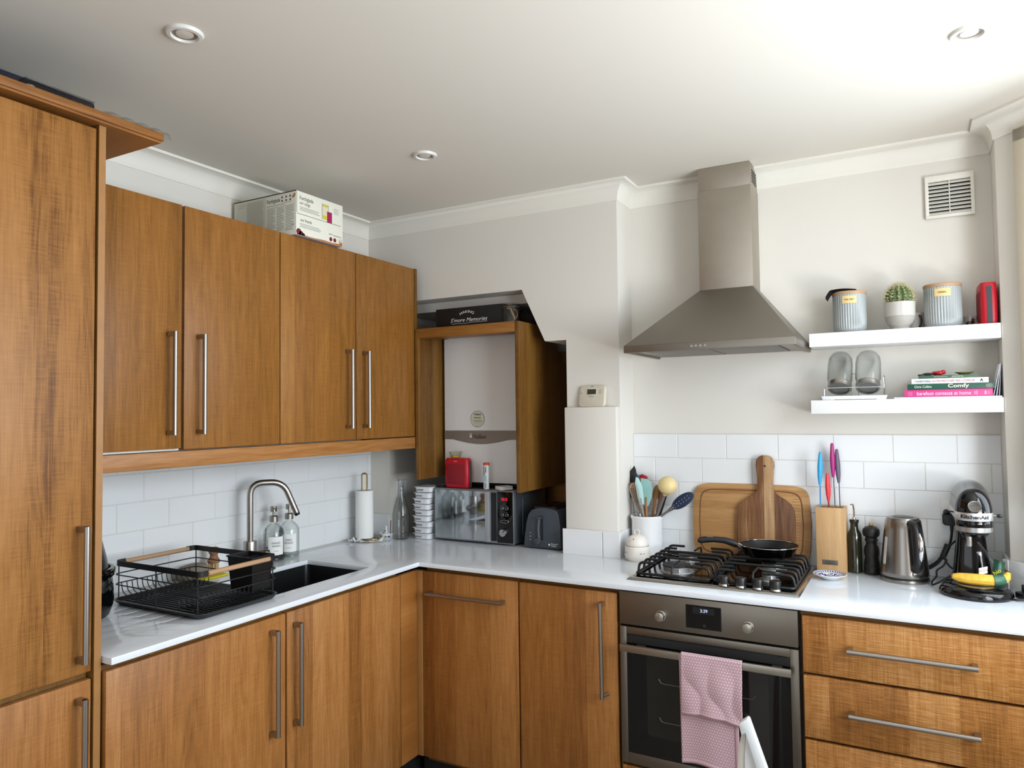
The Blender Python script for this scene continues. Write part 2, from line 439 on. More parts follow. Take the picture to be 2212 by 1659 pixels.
# right return and splayed bay wall with its window
RY = -.155
SD = V((1,-1,0)).normalized(); SN = V((-1,-1,0)).normalized()
S0 = V((XR, RY, 0))
struct('wall_right_return', MB().box(XR, XR+.06, RY, .02, 0, H), WALL, smooth=0)
def splay(a0, a1, z0, z1, t0=0, t1=.12):
    p = [S0+SD*a0, S0+SD*a1]
    b = [p[0]-SN*t0, p[1]-SN*t0, p[1]-SN*t1, p[0]-SN*t1]
    return [q+V((0,0,z0)) for q in b], [q+V((0,0,z1)) for q in b]
LSP = .88
mb = MB()
for a in ((0,.12,0,H),(.80,LSP,0,H),(.12,.80,0,1.05),(.12,.80,2.40,H)): mb.hexa(*splay(*a))
struct('wall_right_bay', mb, WALL, smooth=0)
wf = MB()
for a in ((.078,.125,1.0,2.425),(.795,.84,1.0,2.425),(.078,.84,2.38,2.428)): wf.hexa(*splay(*a, t0=-.018, t1=.02))
w1 = struct('window_1', wf, pm('window_frame_paint','c9bfab',.5), bevel=.003)
mb = MB()
for a in ((.12,.16,1.05,2.40),(.76,.80,1.05,2.40),(.12,.80,1.05,1.09),(.12,.80,2.36,2.40),(.12,.80,1.90,1.93)): mb.hexa(*splay(*a, t0=.05, t1=.09))
struct('window_frame', mb, TRIM, w1, bevel=.003)
S1 = S0+SD*LSP
XW = S1.x
mb = MB()
for a in ((S1.y+.02,-.95),(-2.5,-4.6)): mb.box(XW, XW+.12, a[1], a[0], 0, H)
mb.box(XW, XW+.12, -2.5, -.95, 0, 1.0); mb.box(XW, XW+.12, -2.5, -.95, 2.30, H)
struct('wall_right', mb, WALL, smooth=0)
mb = MB()
for y in (-.95, -1.72, -2.46): mb.box(XW+.03, XW+.08, y-.04, y, 1.0, 2.3)
mb.box(XW+.03, XW+.08, -2.5, -.95, 1.0, 1.05); mb.box(XW+.03, XW+.08, -2.5, -.95, 2.25, 2.3)
struct('window_2', mb, TRIM, smooth=0)
mb = MB(); mb.box(-.08, 1.0, -4.6, -4.5, 0, H); mb.box(2.85, 3.75, -4.6, -4.5, 0, H); mb.box(1.0, 2.85, -4.6, -4.5, 2.25, H)
struct('wall_front', mb, WALL, smooth=0)

# cornice: cove swept along the wall tops with mitred corners
path = [V((0,-4.5,0)), V((0,D1,0)), V((XP,D1,0)), V((XP,0,0)), V((XR,0,0)), V((XR,RY,0)), V((S1.x,S1.y,0)), V((S1.x,-4.5,0))]
CP, CD = .063, .078
prof = [(0,-CD),(.004,-CD)]+[(CP-.006-(CP-.012)*math.cos(t)+0.0, -CD+.004+(CD-.014)*math.sin(t)) for t in [PI/2*i/8 for i in range(9)]]+[(CP,-.010),(CP,.001),(0,.001)]
def offset_path(path, d):
    out = []
    for i, p in enumerate(path):
        ds = []
        if i > 0: ds.append((path[i]-path[i-1]).normalized())
        if i < len(path)-1: ds.append((path[i+1]-path[i]).normalized())
        ns = [V((q.y,-q.x,0)) for q in ds]
        if len(ns) == 1: out.append(p+ns[0]*d)
        else:
            b = (ns[0]+ns[1]); b = b/(b.dot(ns[0])) ; out.append(p+b*d)
    return out
mb = MB(); rows = []
for d, h in prof:
    rows.append([p+V((0,0,H+h)) for p in offset_path(path, d)])
nP = len(path); mb.v = [tuple(p) for r in rows for p in r]
for i in range(len(prof)-1):
    for j in range(nP-1): mb.f.append([i*nP+j, i*nP+j+1, (i+1)*nP+j+1, (i+1)*nP+j]); mb.m.append(0)
struct('trim_1', mb, TRIM, smooth=30)

# glazed tiles: every tile its own piece, copies share meshes
TW, TH, TT = .2036, .1021, .007
tile_cache = {}
def tile(parent, axis, a0, a1, z0, z1, plane, sgn, name='tile'):
    w = round(a1-a0, 4); h = round(z1-z0, 4)
    if w < .012 or h < .012: return
    key = (axis, w, h, sgn)
    if key not in tile_cache:
        mb = MB()
        if axis == 'y': mb.box(0, TT*sgn, -w/2, w/2, -h/2, h/2)
        else: mb.box(-w/2, w/2, 0, TT*sgn, -h/2, h/2)
        tile_cache[key] = mb.mesh('tile', TILE, bevel=.0012, seg=1)
    o = obj(name, tile_cache[key], parent)
    o.location = (plane, (a0+a1)/2, (z0+z1)/2) if axis == 'y' else ((a0+a1)/2, plane, (z0+z1)/2)
G = .0013
def tilerow(parent, axis, lo, hi, z0, z1, joint, plane, sgn):
    k = math.floor((lo-joint)/TW)
    while joint+k*TW < hi:
        a0 = max(lo, joint+k*TW)+G; a1 = min(hi, joint+(k+1)*TW)-G
        tile(parent, axis, a0, a1, z0+G, z1-G, plane, sgn); k += 1
struct('trim_3', MB().box(0, .0088, -1.93, D1, WT, 1.43), GROUT, smooth=0)
struct('trim_4', MB().box(XP, XR, -.0088, 0, WT, WT+5*TH), GROUT, smooth=0)
for r in range(5):
    j = -1.4146+(TW/2 if r % 2 == 0 else 0)
    tilerow(wl, 'y', -1.93, D1, WT+r*TH, min(WT+(r+1)*TH, 1.43), j, .003, 1)
    j = 1.5613+(TW/2 if r % 2 == 1 else 0)
    tilerow(wb, 'x', XP, XR, WT+r*TH, WT+(r+1)*TH, j, -.003, -1)
sk = struct('baseboard_back', MB().box(1.118, 1.358, -.2035, -.2, WT, WT+.1), GROUT, smooth=0)
tile(sk, 'x', 1.108, 1.290, WT, WT+.108, -.2035, -1); tile(sk, 'x', 1.293, 1.366, WT, WT+.108, -.2035, -1)
o = struct('baseboard_right', MB().box(1.358, 1.3625, -.20, -.01, WT, WT+.1), GROUT, smooth=0)
tile(o, 'y', -.210, -.012, WT, WT+.108, 1.3625, 1)
o = struct('baseboard_left', MB().box(.01, .13, D1-.003, D1, WT, WT+.1), GROUT, smooth=0)
tile(o, 'x', .012, .131, WT, WT+.106, D1-.003, -1)
o = struct('baseboard_bay', MB().hexa(*splay(-.02, .6, WT, WT+.105, t0=-.012, t1=.0)), TILE, bevel=.002)
struct('baseboard_return', MB().box(XR-.010, XR, RY-.01, -.012, WT, WT+.105), TILE, bevel=.002)

# ------------------------------------------------------------------ cupboards
def bar_handle(parent, p0, p1, n, gap=.030, r=.0074, foot=True, world=True, broken=False):
    """round bar from p0 to p1 (bar axis), feet reach back along n to the door face"""
    p0, p1, n = V(p0), V(p1), V(n); d = (p1-p0).normalized()
    mb = MB(); mb.cyl(p0, p1, r, n=14)
    s = d.cross(n)
    for p, sg in ((p0, 1), (p1, -1)):
        if broken and sg == -1:
            mb.cyl(p-d*.012, p-d*.012+n*gap+s*.012, .006, n=10); continue
        q = p; 
        b = [q-s*r, q-s*r+d*sg*2*r, q+s*r+d*sg*2*r, q+s*r]
        mb.hexa([x for x in b], [x+n*(gap) for x in b])
    return part(parent, 'handle', mb, HANDLE, world=world, bevel=0, smooth=40)
def door(root, name, x0, x1, y0, y1, z0, z1, mat, bevel=.0025):
    return part(root, name, MB().box(x0, x1, y0, y1, z0, z1), [mat], world=True, bevel=bevel, seg=2, smooth=30)

# tall unit on the left
YT = -1.935
t = thing('tall_cabinet', 'tall oak cabinet on the far left reaching almost to the ceiling', 'cabinet', (.3, -2.25, 0))
part(t, 'side_panel', MB().box(.002, .612, YT-.018, YT, 0, 2.284), OAK_YZ, world=True, bevel=.001)
part(t, 'front_edge', MB().box(.6125, .6135, YT-.018, YT, 0, 2.284), OAK_ED, world=True)
part(t, 'carcass', MB().box(.002, .584, -2.56, YT-.02, .1, 2.279), OAK_YZ, world=True)
d = door(t, 'upper_door', .588, .609, -2.56, YT-.022, .880, 2.274, OAK_T)
bar_handle(d, (.643,-1.991,1.250), (.643,-1.991,.912), (-1,0,0))
d = door(t, 'lower_door', .588, .609, -2.56, YT-.022, .12, .862, OAK_L)
bar_handle(d, (.643,-1.991,.826), (.643,-1.991,.49), (-1,0,0))
part(t, 'top_board', MB().box(.002, .640, -3.1, -1.785, 2.290, 2.312), OAK_HY, world=True, bevel=.003)
part(t, 'top_board_lip', MB().box(.002, .632, -3.1, -1.79, 2.2845, 2.29), OAK_HY, world=True)
part(t, 'plinth', MB().box(.002, .55, -2.56, YT, 0, .1), BLKM, world=True)

# wall cabinets
UY = [YT+.002, -1.507, -1.091, -.664, -.244]
LB = ['oak wall cabinet beside the tall cabinet, leftmost of the wall cabinets', 'second oak wall cabinet from the tall unit, left of the cardboard box front',
      'oak wall cabinet under the front of the cardboard box', 'oak wall cabinet at the corner beside the boiler, rightmost of the wall cabinets']
ZU, ZD = 2.222, 1.413
for i in range(4):
    y0, y1 = UY[i], UY[i+1]
    t = thing('wall_cabinet', LB[i], 'cabinet', (.17, (y0+y1)/2, ZD), group='oak wall cabinets over the sink')
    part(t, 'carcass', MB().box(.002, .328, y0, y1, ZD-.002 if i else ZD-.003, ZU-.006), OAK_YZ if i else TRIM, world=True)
    z0 = ZD+(.004 if i == 0 else 0)
    d = door(t, 'door', .3305, .351, y0+.002, y1-.003 if i != 0 else y1-.007, z0, ZU, OAK_LU)
    hy = [-1.563, -1.452, -.725, -.618][i]
    bar_handle(d, (.386,hy,1.795), (.386,hy,1.462), (-1,0,0))
    if i == 3: part(t, 'end_panel', MB().box(.002, .353, y1+.0005, y1+.019, 1.3555, ZU+.002), OAK_YZ, world=True, bevel=.001)
t = obj('light_pelmet', MB().box(.322, .352, UY[0], -.246, 1.3555, 1.408).mesh('light_pelmet', OAK_HY, bevel=.0015))
tag(t, 'long oak pelmet board running under the wall cabinets', 'pelmet')

# base cabinets, left run
FX = .628
LL = ['oak base cabinet left of the sink, under the dish rack', 'oak base cabinet under the sink with vertical handle on its left']
for i, (y0, y1, hy) in enumerate(((-1.932, -1.326, -1.390), (-1.323, -.722, -1.290))):
    t = thing('base_cabinet', LL[i], 'cabinet', (.3, (y0+y1)/2, 0), group='oak base cabinets')
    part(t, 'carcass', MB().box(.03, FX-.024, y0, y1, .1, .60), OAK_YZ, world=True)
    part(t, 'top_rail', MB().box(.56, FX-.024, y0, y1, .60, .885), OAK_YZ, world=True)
    d = door(t, 'door', FX-.021, FX, y0+.002, y1-.002, .12, .872, OAK_L)
    bar_handle(d, (FX+.034,hy,.835), (FX+.034,hy,.502), (-1,0,0))
    part(t, 'plinth', MB().box(.03, FX-.06, y0, y1, 0, .099), BLKM, world=True)
t = thing('corner_filler', 'narrow oak filler panel and post in the inner corner of the base units', 'panel', (.6, -.66, 0))
part(t, 'filler_panel', MB().box(FX-.021, FX-.0005, -.720, -.612, .12, .872), OAK_B, world=True, bevel=.001)
part(t, 'corner_post', MB().box(FX-.0195, FX+.024, -.610, -.592, .12, .872), OAK_ED, world=True, bevel=.001)
part(t, 'plinth', MB().box(.40, .60, -.72, -.56, 0, .099), BLKM, world=True)

# base cabinets, back run
FY = -.607
t = thing('base_cabinet', 'oak base cabinet right of the corner with horizontal handle', 'cabinet', (.87, -.3, 0), group='oak base cabinets')
part(t, 'carcass', MB().box(.66, 1.102, FY+.024, -.22, .1, .885), OAK_YZ, world=True)
d = door(t, 'door', .653, 1.101, FY, FY+.021, .12, .872, OAK_B)
bar_handle(d, (.690,FY-.034,.787), (1.048,FY-.034,.790), (0,1,0))
part(t, 'plinth', MB().box(.62, 1.102, FY+.05, -.22, 0, .099), BLKM, world=True)
t = thing('base_cabinet', 'oak base cabinet between the corner unit and oven, loose foot on its vertical handle', 'cabinet', (1.3, -.3, 0), group='oak base cabinets')
part(t, 'carcass', MB().box(1.104, 1.509, FY+.024, -.22, .1, .885), OAK_YZ, world=True)
d = door(t, 'door', 1.107, 1.504, FY, FY+.021, .12, .872, OAK_B)
bar_handle(d, (1.452,FY-.034,.840), (1.455,FY-.034,.502), (0,1,0), broken=True)
part(t, 'plinth', MB().box(1.104, 1.509, FY+.05, -.22, 0, .099), BLKM, world=True)
t = thing('drawer_unit', 'oak unit of three wide drawers right of the oven', 'drawers', (2.42, -.3, 0))
part(t, 'carcass', MB().box(2.114, 2.708, FY+.024, -.17, .1, .885), OAK_YZ, world=True)
for i, (z0, z1) in enumerate(((.697,.872),(.497,.688),(.12,.488))):
    d = door(t, 'drawer', 2.121, 2.722, FY, FY+.021, z0, z1, OAK_DR)
    zz = (z1+z0)/2+.003 if i < 2 else .40
    bar_handle(d, (2.250,FY-.034,zz), (2.585,FY-.034,zz), (0,1,0))
part(t, 'plinth', MB().box(2.114, 2.708, FY+.05, -.17, 0, .099), BLKM, world=True)
t = thing('oven_housing', 'oak housing around and below the built-in oven', 'cabinet', (1.81, -.3, 0))
part(t, 'bottom_drawer', MB().box(1.516, 2.110, FY, FY+.021, .12, .280), OAK_DR, world=True, bevel=.002)
part(t, 'side_panel', MB().box(1.5095, 1.5145, FY+.01, -.03, .1, .885), OAK_YZ, world=True)
part(t, 'side_panel', MB().box(2.1115, 2.1138, FY+.01, -.03, .1, .885), BLKM, world=True)
part(t, 'plinth', MB().box(1.516, 2.11, FY+.05, -.03, 0, .099), BLKM, world=True)

# ------------------------------------------------------------------ worktop with undermount sink
WX, WY, WTH = .650, -.627, .018
SX0, SX1, SY0, SY1 = .195, .530, -1.285, -.795
def in_top(x, y):
    if SX0 < x < SX1 and SY0 < y < SY1: return False
    if x < WX and y > -1.93: return not (x < .13 and y > D1)
    return y > WY
GR = [(.165+.062*k, .170+.062*k) for k in range(6)]
xs = [.003, .13, SX0, SX1, WX, XP+.001, XR, 2.80, 2.95, 3.10, 3.18]; ys = [-1.93, SY0, SY1, WY, -.45, -.30, D1, -.003]
xs += [q for g in GR for q in g]; ys.append(-1.665)
xs = sorted(set(xs)); ys = sorted(set(ys)); mb = MB(); idx = {}
def vid(i, j, z):
    k = (i, j, z)
    if k not in idx: idx[k] = len(mb.v); mb.v.append((xs[i], ys[j], z))
    return idx[k]
def full(i, j):
    if not (0 <= i < len(xs)-1 and 0 <= j < len(ys)-1): return False
    cx, cy = (xs[i]+xs[i+1])/2, (ys[j]+ys[j+1])/2
    if cx > XR and cx+cy > 2.558-.02: return False
    return in_top(cx, cy)
def groove(i, j):
    if not full(i, j): return False
    cx, cy = (xs[i]+xs[i+1])/2, (ys[j]+ys[j+1])/2
    return any(a < cx < b for a, b in GR) and -1.665 < cy < SY0 and any(abs(xs[i]-a) < 1e-6 for a, b in GR)
for i in range(len(xs)-1):
    for j in range(len(ys)-1):
        if not full(i, j): continue
        z0, z1 = WT-WTH, WT
        if groove(i,j):
            zg = WT-.0022
            mb.f += [[vid(i,j,zg),vid(i+1,j,zg),vid(i+1,j+1,zg),vid(i,j+1,zg)], [vid(i,j+1,z0),vid(i+1,j+1,z0),vid(i+1,j,z0),vid(i,j,z0)]]
            for (a, b, k, l_) in ((i,j,i,j+1),(i+1,j+1,i+1,j)): mb.f.append([vid(a,b,zg),vid(a,b,z1),vid(k,l_,z1),vid(k,l_,zg)][::-1])
            if not groove(i,j-1): mb.f.append([vid(i,j,zg),vid(i,j,z1),vid(i+1,j,z1),vid(i+1,j,zg)])
            if not groove(i,j+1): mb.f.append([vid(i,j+1,zg),vid(i,j+1,z1),vid(i+1,j+1,z1),vid(i+1,j+1,zg)])
            continue
        mb.f += [[vid(i,j,z1),vid(i+1,j,z1),vid(i+1,j+1,z1),vid(i,j+1,z1)], [vid(i,j+1,z0),vid(i+1,j+1,z0),vid(i+1,j,z0),vid(i,j,z0)]]
        if not full(i-1,j): mb.f.append([vid(i,j,z0),vid(i,j,z1),vid(i,j+1,z1),vid(i,j+1,z0)])
        if not full(i+1,j): mb.f.append([vid(i+1,j+1,z0),vid(i+1,j+1,z1),vid(i+1,j,z1),vid(i+1,j,z0)])
        if not full(i,j-1): mb.f.append([vid(i+1,j,z0),vid(i+1,j,z1),vid(i,j,z1),vid(i,j,z0)])
        if not full(i,j+1): mb.f.append([vid(i,j+1,z0),vid(i,j+1,z1),vid(i+1,j+1,z1),vid(i+1,j+1,z0)])
mb.m = [0]*len(mb.f)
tag(obj('worktop', mb.mesh('worktop', QUARTZ, bevel=.0015, seg=2)), 'white quartz worktop running round the corner on both sides', 'worktop')

t = thing('sink', 'dark undermount sink bowl sunk in the left worktop', 'sink', ((SX0+SX1)/2, (SY0+SY1)/2, .70))
mb = MB(); w, dp = (SX1-SX0)/2+.006, (SY1-SY0)/2+.006; zt = WT-WTH-.001-.70
o_, i_ = rrect(2*w+.03, 2*dp+.03, .03), rrect(2*w, 2*dp, .02); b_ = rrect(2*w-.02, 2*dp-.02, .03); n = len(i_)
mb.v = [(x,y,zt) for x,y in o_]+[(x,y,zt) for x,y in i_]+[(x,y,.012) for x,y in b_]
for a in (0, n):
    for k in range(n): mb.f.append([a+k, a+(k+1)%n, a+n+(k+1)%n, a+n+k])
mb.f.append([2*n+k for k in range(n)]); mb.m = [0]*len(mb.f)
part(t, 'bowl', mb, SINKM, recalc=False, smooth=50)
part(t, 'drain', MB().lathe([(0,.013),(.04,.013),(.045,.016),(.03,.018),(0,.015)]), STEEL)

# tap
tp = V((.10, -1.015, WT))
t = thing('kitchen_tap', 'brushed steel mixer tap with squared swan neck behind the sink', 'tap', tp)
part(t, 'base', MB().cyl((0,0,0), (0,0,.108), .026, n=32), STEEL, bevel=.002)
sd = V((.56,.83,0)).normalized()
pts = fillet([V((0,0,.10)), V((0,0,.338)), sd*.128+V((0,0,.338)), sd*.182+V((0,0,.208))], .050, 8)
part(t, 'spout', MB().tube(pts, .0125, n=16), STEEL)
part(t, 'nozzle', MB().cyl(sd*.1821+V((0,0,.2078)), sd*.1865+V((0,0,.1975)), .0122, .0105, n=16), DARKST)
part(t, 'valve', MB().cyl((.0,.02,.045), (.012,.056,.045), .0195, n=24).cyl((.012,.057,.045), (.0165,.078,.045), .0195, n=24), STEEL, bevel=.001)
part(t, 'lever', MB().cyl((.014,.064,.06), (.018,.066,.150), .0035, n=10), STEEL)

def soap(loc, txt, label, lvl, rz):
    t = thing('soap_dispenser', label, 'dispenser', loc, rz, group='soap dispensers by the tap')
    part(t, 'bottle', MB().lathe([(0,.004),(.036,.004),(.041,.001),(.0425,.006),(.0425,.115),(.039,.132),(.026,.148),(.015,.156),(.0145,.168),(.0125,.168),(.0125,.155),(.024,.144),(.036,.129),(.0395,.115),(.0395,.008),(0,.008)], n=36), GLS)
    part(t, 'liquid', MB().lathe([(0,.009),(.0385,.009),(.0385,lvl),(0,lvl)], n=32), glass('liquid_soap', (.86,.92,.86), .3))
    part(t, 'collar', MB().lathe([(.0,.164),(.0185,.164),(.0185,.186),(.014,.190),(0,.190)]), STEEL)
    part(t, 'pump', MB().cyl((0,0,.19),(0,0,.208),.005,n=12).lathe([(0,.206),(.014,.206),(.014,.228),(0,.229)], n=20).tube(fillet([(0,0,.221),(.030,0,.221),(.036,0,.210)], .008), .0035, n=8), STEEL)
    r = .0432
    mb = MB().grid(lambda u, v: (r*math.cos((u-.5)*1.55), r*math.sin((u-.5)*1.55), .030+v*.075), 12, 1)
    part(t, 'label', mb, WHTP, recalc=False)
    N = V((1,0,0)); 
    for k, s_ in enumerate(txt.split()):
        text(t, s_, .0085, V((r,0,.080-k*.0125)), (0,1,0), (0,0,1), INK, wrap=r, depth=.0005)
    part(t, 'small_print', bars([(-.010,.010,0,.0012)], V((r+.0006,0,.047)), (0,1,0), (0,0,1)), INKG, recalc=False)
cd_ = lambda p: math.atan2(CAM.y-p.y, CAM.x-p.x)
p = V((.078,-.872,WT)); soap(p, 'HAND WASH', 'glass soap dispenser labelled hand wash, nearer the tap', .055, cd_(p)+.25)
p = V((.078,-.786,WT)); soap(p, 'DISH WASH', 'glass soap dispenser labelled dish wash, farther from the tap', .022, cd_(p)-.05)

# ------------------------------------------------------------------ boiler in its alcove
BX0, BX1, BY = .357, .925, -.250
t = thing('boiler_cabinet', 'open oak surround standing around the white boiler in the alcove', 'cabinet', (.64, 0, 1.16))
prof_ = [(BY,1.166),(BY,1.928),(.0,1.928),(.03,1.853),(.10,1.853),(.145,1.835),(.17,1.815),(.245,1.752),(.26,1.70),(.26,1.166)]
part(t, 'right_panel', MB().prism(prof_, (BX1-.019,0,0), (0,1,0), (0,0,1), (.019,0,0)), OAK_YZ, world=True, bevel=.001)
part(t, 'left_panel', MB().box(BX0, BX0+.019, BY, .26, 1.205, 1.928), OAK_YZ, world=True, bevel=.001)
part(t, 'top_rail', MB().box(BX0+.0195, BX1-.0195, BY, BY+.10, 1.882, 1.928), OAK_HX, world=True, bevel=.001)
part(t, 'shelf', MB().box(BX0+.0195, BX1-.0195, BY+.101, .26, 1.908, 1.927), OAK_HX, world=True)
part(t, 'back_panel', MB().box(.40, 1.116, .30, .312, .912, 1.83), OAK_HX, world=True)
for q_ in ((-.20,1.90),(-.165,1.893),(-.17,1.42),(-.13,1.36)): part(t, 'screw_hole', MB().cyl((BX1+.0002,q_[0],q_[1]),(BX1+.0006,q_[0],q_[1]),.002,n=8), BLKM, world=True)
t = thing('boiler', 'white wall-hung gas boiler with grey name band in the oak surround', 'boiler', (.618, -.05, 1.18))
bx0, bx1, by0 = .398, .838, -.062
def bulge(x): 
    q = (x-bx0)/(bx1-bx0)*2-1
    return by0-.012*(1-abs(q)**4)
def front(z0, z1, mat, name, zf0=None, zf1=None, dy=0):
    n = 24; mb = MB(); zf0 = zf0 or (lambda x: z0); zf1 = zf1 or (lambda x: z1)
    fr0, fr1, bk0, bk1 = [], [], [], []
    for i in range(n+1):
        x = bx0+(bx1-bx0)*i/n
        fr0.append((x, bulge(x)+dy, zf0(x))); fr1.append((x, bulge(x)+dy, zf1(x))); bk0.append((x, .16, zf0(x))); bk1.append((x, .16, zf1(x)))
    mb.v = fr0+fr1+bk0+bk1; m_ = n+1
    for i in range(n): mb.f += [[i,i+1,m_+i+1,m_+i],[2*m_+i+1,2*m_+i,3*m_+i,3*m_+i+1],[m_+i,m_+i+1,3*m_+i+1,3*m_+i],[i+1,i,2*m_+i,2*m_+i+1]]
    mb.f += [[0,m_,3*m_,2*m_],[n,2*m_+n,3*m_+n,m_+n]]; mb.m = [0]*len(mb.f)
    return part(t, name, mb, mat, world=True, smooth=40)
low = lambda x: 1.393-.022*max(0, math.cos((x-.613)/.16*PI/2) if abs(x-.613) < .16 else 0)
front(1.4345, 1.893, BOIL, 'cover', zf1=lambda x: 1.890+.006*(1-((x-.618)/.22)**2))
front(1.393, 1.4335, BOILB, 'name_band', zf0=low, dy=-.003)
front(1.185, 1.39, BOIL, 'lower_cover', zf1=lambda x: low(x)-.001)
R_, U_ = V((1,0,0)), V((0,0,1))
text(t, 'Vaillant', .021, V((.612, bulge(.612)-.0045, 1.4065)), R_, U_, pm('band_ink','4a443f',.5), world=True, width=.072)
part(t, 'hare_emblem', MB().cyl((.561,bulge(.56)-.0038,1.4065),(.561,bulge(.56)-.0050,1.4065),.0115,n=24), pm('emblem_ring','4a443f',.5), world=True)
part(t, 'hare_emblem_inner', MB().cyl((.561,bulge(.56)-.005,1.4065),(.561,bulge(.56)-.0058,1.4065),.0085,n=24).cyl((.5575,bulge(.56)-.005,1.4135),(.5555,bulge(.56)-.0058,1.4235),.0025,.001,n=8).cyl((.5635,bulge(.56)-.005,1.4135),(.5655,bulge(.56)-.0058,1.4235),.0025,.001,n=8), pm('emblem_pale','c9c5c0',.5), world=True)
sc = V((.598, bulge(.598)-.0008, 1.491))
def disc(r, d0, d1, mat, nm): part(t, nm, MB().cyl(sc+V((0,-d0,0)), sc+V((0,-d1,0)), r, n=48), mat, world=True)
disc(.0395, 0, .0005, pm('sticker_edge','3c4a45',.6), 'sticker_edge'); disc(.0378, .0004, .0009, pm('sticker_face','d3d3bf',.6), 'sticker')
text(t, 'Vaillant', .010, sc+V((0,-.0012,.023)), R_, U_, pm('green_ink','1e4a44',.6), world=True, bold=.02)
text(t, 'Important', .009, sc+V((0,-.0012,.006)), R_, U_, INK, world=True, bold=.02)
part(t, 'small_print', bars([(-.020,.021,-.006,.0012),(-.026,.027,-.0095,.0012),(-.022,.026,-.015,.0014),(-.016,.018,-.0235,.001),(-.006,.006,-.0335,.0015)], sc+V((0,-.0012,0)), R_, U_), INKG, world=True, recalc=False)
part(t, 'base_gap', MB().box(bx0, bx1, -.04, .16, 1.168, 1.1845), BLKM, world=True)

# crate, jar and tea towel on top of the boiler surround
t = thing('wooden_crate', 'black wooden crate lettered making s\'more memories with rope handles', 'crate', (.63, -.13, 1.9285))
mb = MB(); a0, a1, b0, b1, hh = -.187, .187, -.065, .065, .093
mb.box(a0,a1,b0,b0+.01,0,hh).box(a0,a1,b1-.01,b1,0,hh).box(a0,a0+.01,b0+.0101,b1-.0101,0,hh).box(a1-.01,a1,b0+.0101,b1-.0101,0,hh).box(a0,a1,b0,b1,-.0,.008)
part(t, 'box', mb, pm('crate_paint','0b0a0a',.65), bevel=.0008)
for sg in (-1,1):
    part(t, 'rope_handle', MB().tube([V((sg*(.187),-.03,.075)),V((sg*.205,-.03,.072)),V((sg*.214,-.02,.045)),V((sg*.213,0,.025)),V((sg*.214,.02,.045)),V((sg*.205,.03,.072)),V((sg*.187,.03,.075))], .004, n=8), pm('rope','9a7a5a',.9,bump=.6,bscale=600))
text(t, 'MAKING', .012, V((-.010, b0-.0006, .071)), R_, U_, WINK, arc=.075, width=.082)
text(t, "S'more Memories", .019, V((0, b0-.0006, .033)), R_, U_, WINK, shear=.35, width=.205)
part(t, 'underline', bars([(-.098,.0,-.002,.0014),(.0,.102,.0005,.0014)], V((0,b0-.0008,.018)), R_, U_), WINK, recalc=False)
jp = at(1104, 697, 'y', -.17)
t = thing('clip_jar', 'empty glass jar with scalloped lid on top of the boiler surround', 'jar', (jp.x, -.17, 1.9285))
part(t, 'body', MB().lathe([(0,0),(.038,0),(.041,.004),(.041,.066),(.039,.070),(.034,.073),(.034,.078),(.032,.078),(.032,.072),(.038,.066),(.038,.006),(0,.006)], n=12), GLSG, smooth=20)
part(t, 'lid', MB().lathe([(0,.079),(.043,.079),(.045,.084),(.042,.090),(0,.093)], n=24, flute=None), GLSG)
part(t, 'clip_ring', MB().tube(arcpts((0,0,.076),(1,0,0),(0,1,0),.036,0,2*PI,24)[:-1], .0018, n=6, closed=True), STEEL)
t = thing('dark_bag', 'dark folded bag lying at the back on the boiler surround', 'bag', (.835, .03, 1.9285))
part(t, 'body', MB().sphere((0,0,.045), .05, sc=(1.1,1.0,.88)).sphere((.03,.02,.03), .035), pm('dark_fabric','2b2620',.9,bump=.8,bscale=60))

# ------------------------------------------------------------------ boxed pier: controller
t = thing('heating_controller', 'cream heating controller propped on the boxed pier ledge', 'thermostat', (1.243, -.1955, 1.541), rot=(-.16,0,-.12))
part(t, 'case', MB().prism(rrect(.126,.094,.016,cy=.047), (0,0,0), (1,0,0), (0,0,1), (0,.022,0)), CREAM, bevel=.004, seg=3)
part(t, 'screen', MB().box(-.022,.021,-.0012,.001,.054,.076), pm('lcd','3f443a',.2))
part(t, 'screen_rim', MB().box(-.0245,.0235,-.0006,.001,.0515,.0785), pm('screen_rim','ddd6c4',.5), bevel=.0004)
for q_ in ((.036,.058,.066,.0735),(.036,.058,.056,.0635),(-.058,-.042,.066,.072)): part(t, 'button', MB().box(q_[0],q_[1],-.001,.001,q_[2],q_[3]), CREAM, bevel=.0006)
for q_ in ((-.003,.089),(.004,.089),(-.052,.060)): part(t, 'indicator', MB().cyl((q_[0],-.001,q_[1]),(q_[0],0,q_[1]),.0018,n=10), BLKM)
text(t, 'SALUS', .0048, V((-.002,-.001,.045)), R_, U_, INKG, width=.024)

# ------------------------------------------------------------------ cooker hood
t = thing('cooker_hood', 'brushed steel chimney cooker hood on the wall above the hob', 'hood', (1.79, -.2, 1.742))
hx0, hx1, hy0, zl0, zl1 = 1.479, 2.101, -.423, 1.7435, 1.771
mb = MB(); 
mb.box(hx0,hx1,hy0,hy0+.012,zl0,zl1).box(hx0,hx0+.012,hy0+.0121,-.001,zl0,zl1).box(hx1-.012,hx1,hy0+.0121,-.001,zl0,zl1)
part(t, 'front_lip', mb, HOODD, world=True, bevel=.001)
cx0, cx1, cy0, zc = 1.7065, 1.9150, -.151, 2.003
b = [(hx0,hy0,zl1),(hx1,hy0,zl1),(hx1,-.001,zl1),(hx0,-.001,zl1)]; tpn = [(cx0,cy0,zc),(cx1,cy0,zc),(cx1,-.001,zc),(cx0,-.001,zc)]
part(t, 'canopy', MB().hexa(b, tpn), HOODD, world=True, bevel=.001)
part(t, 'chimney', MB().box(cx0,cx1,cy0,-.001,zc,2.405), HOODM, world=True, bevel=.001)
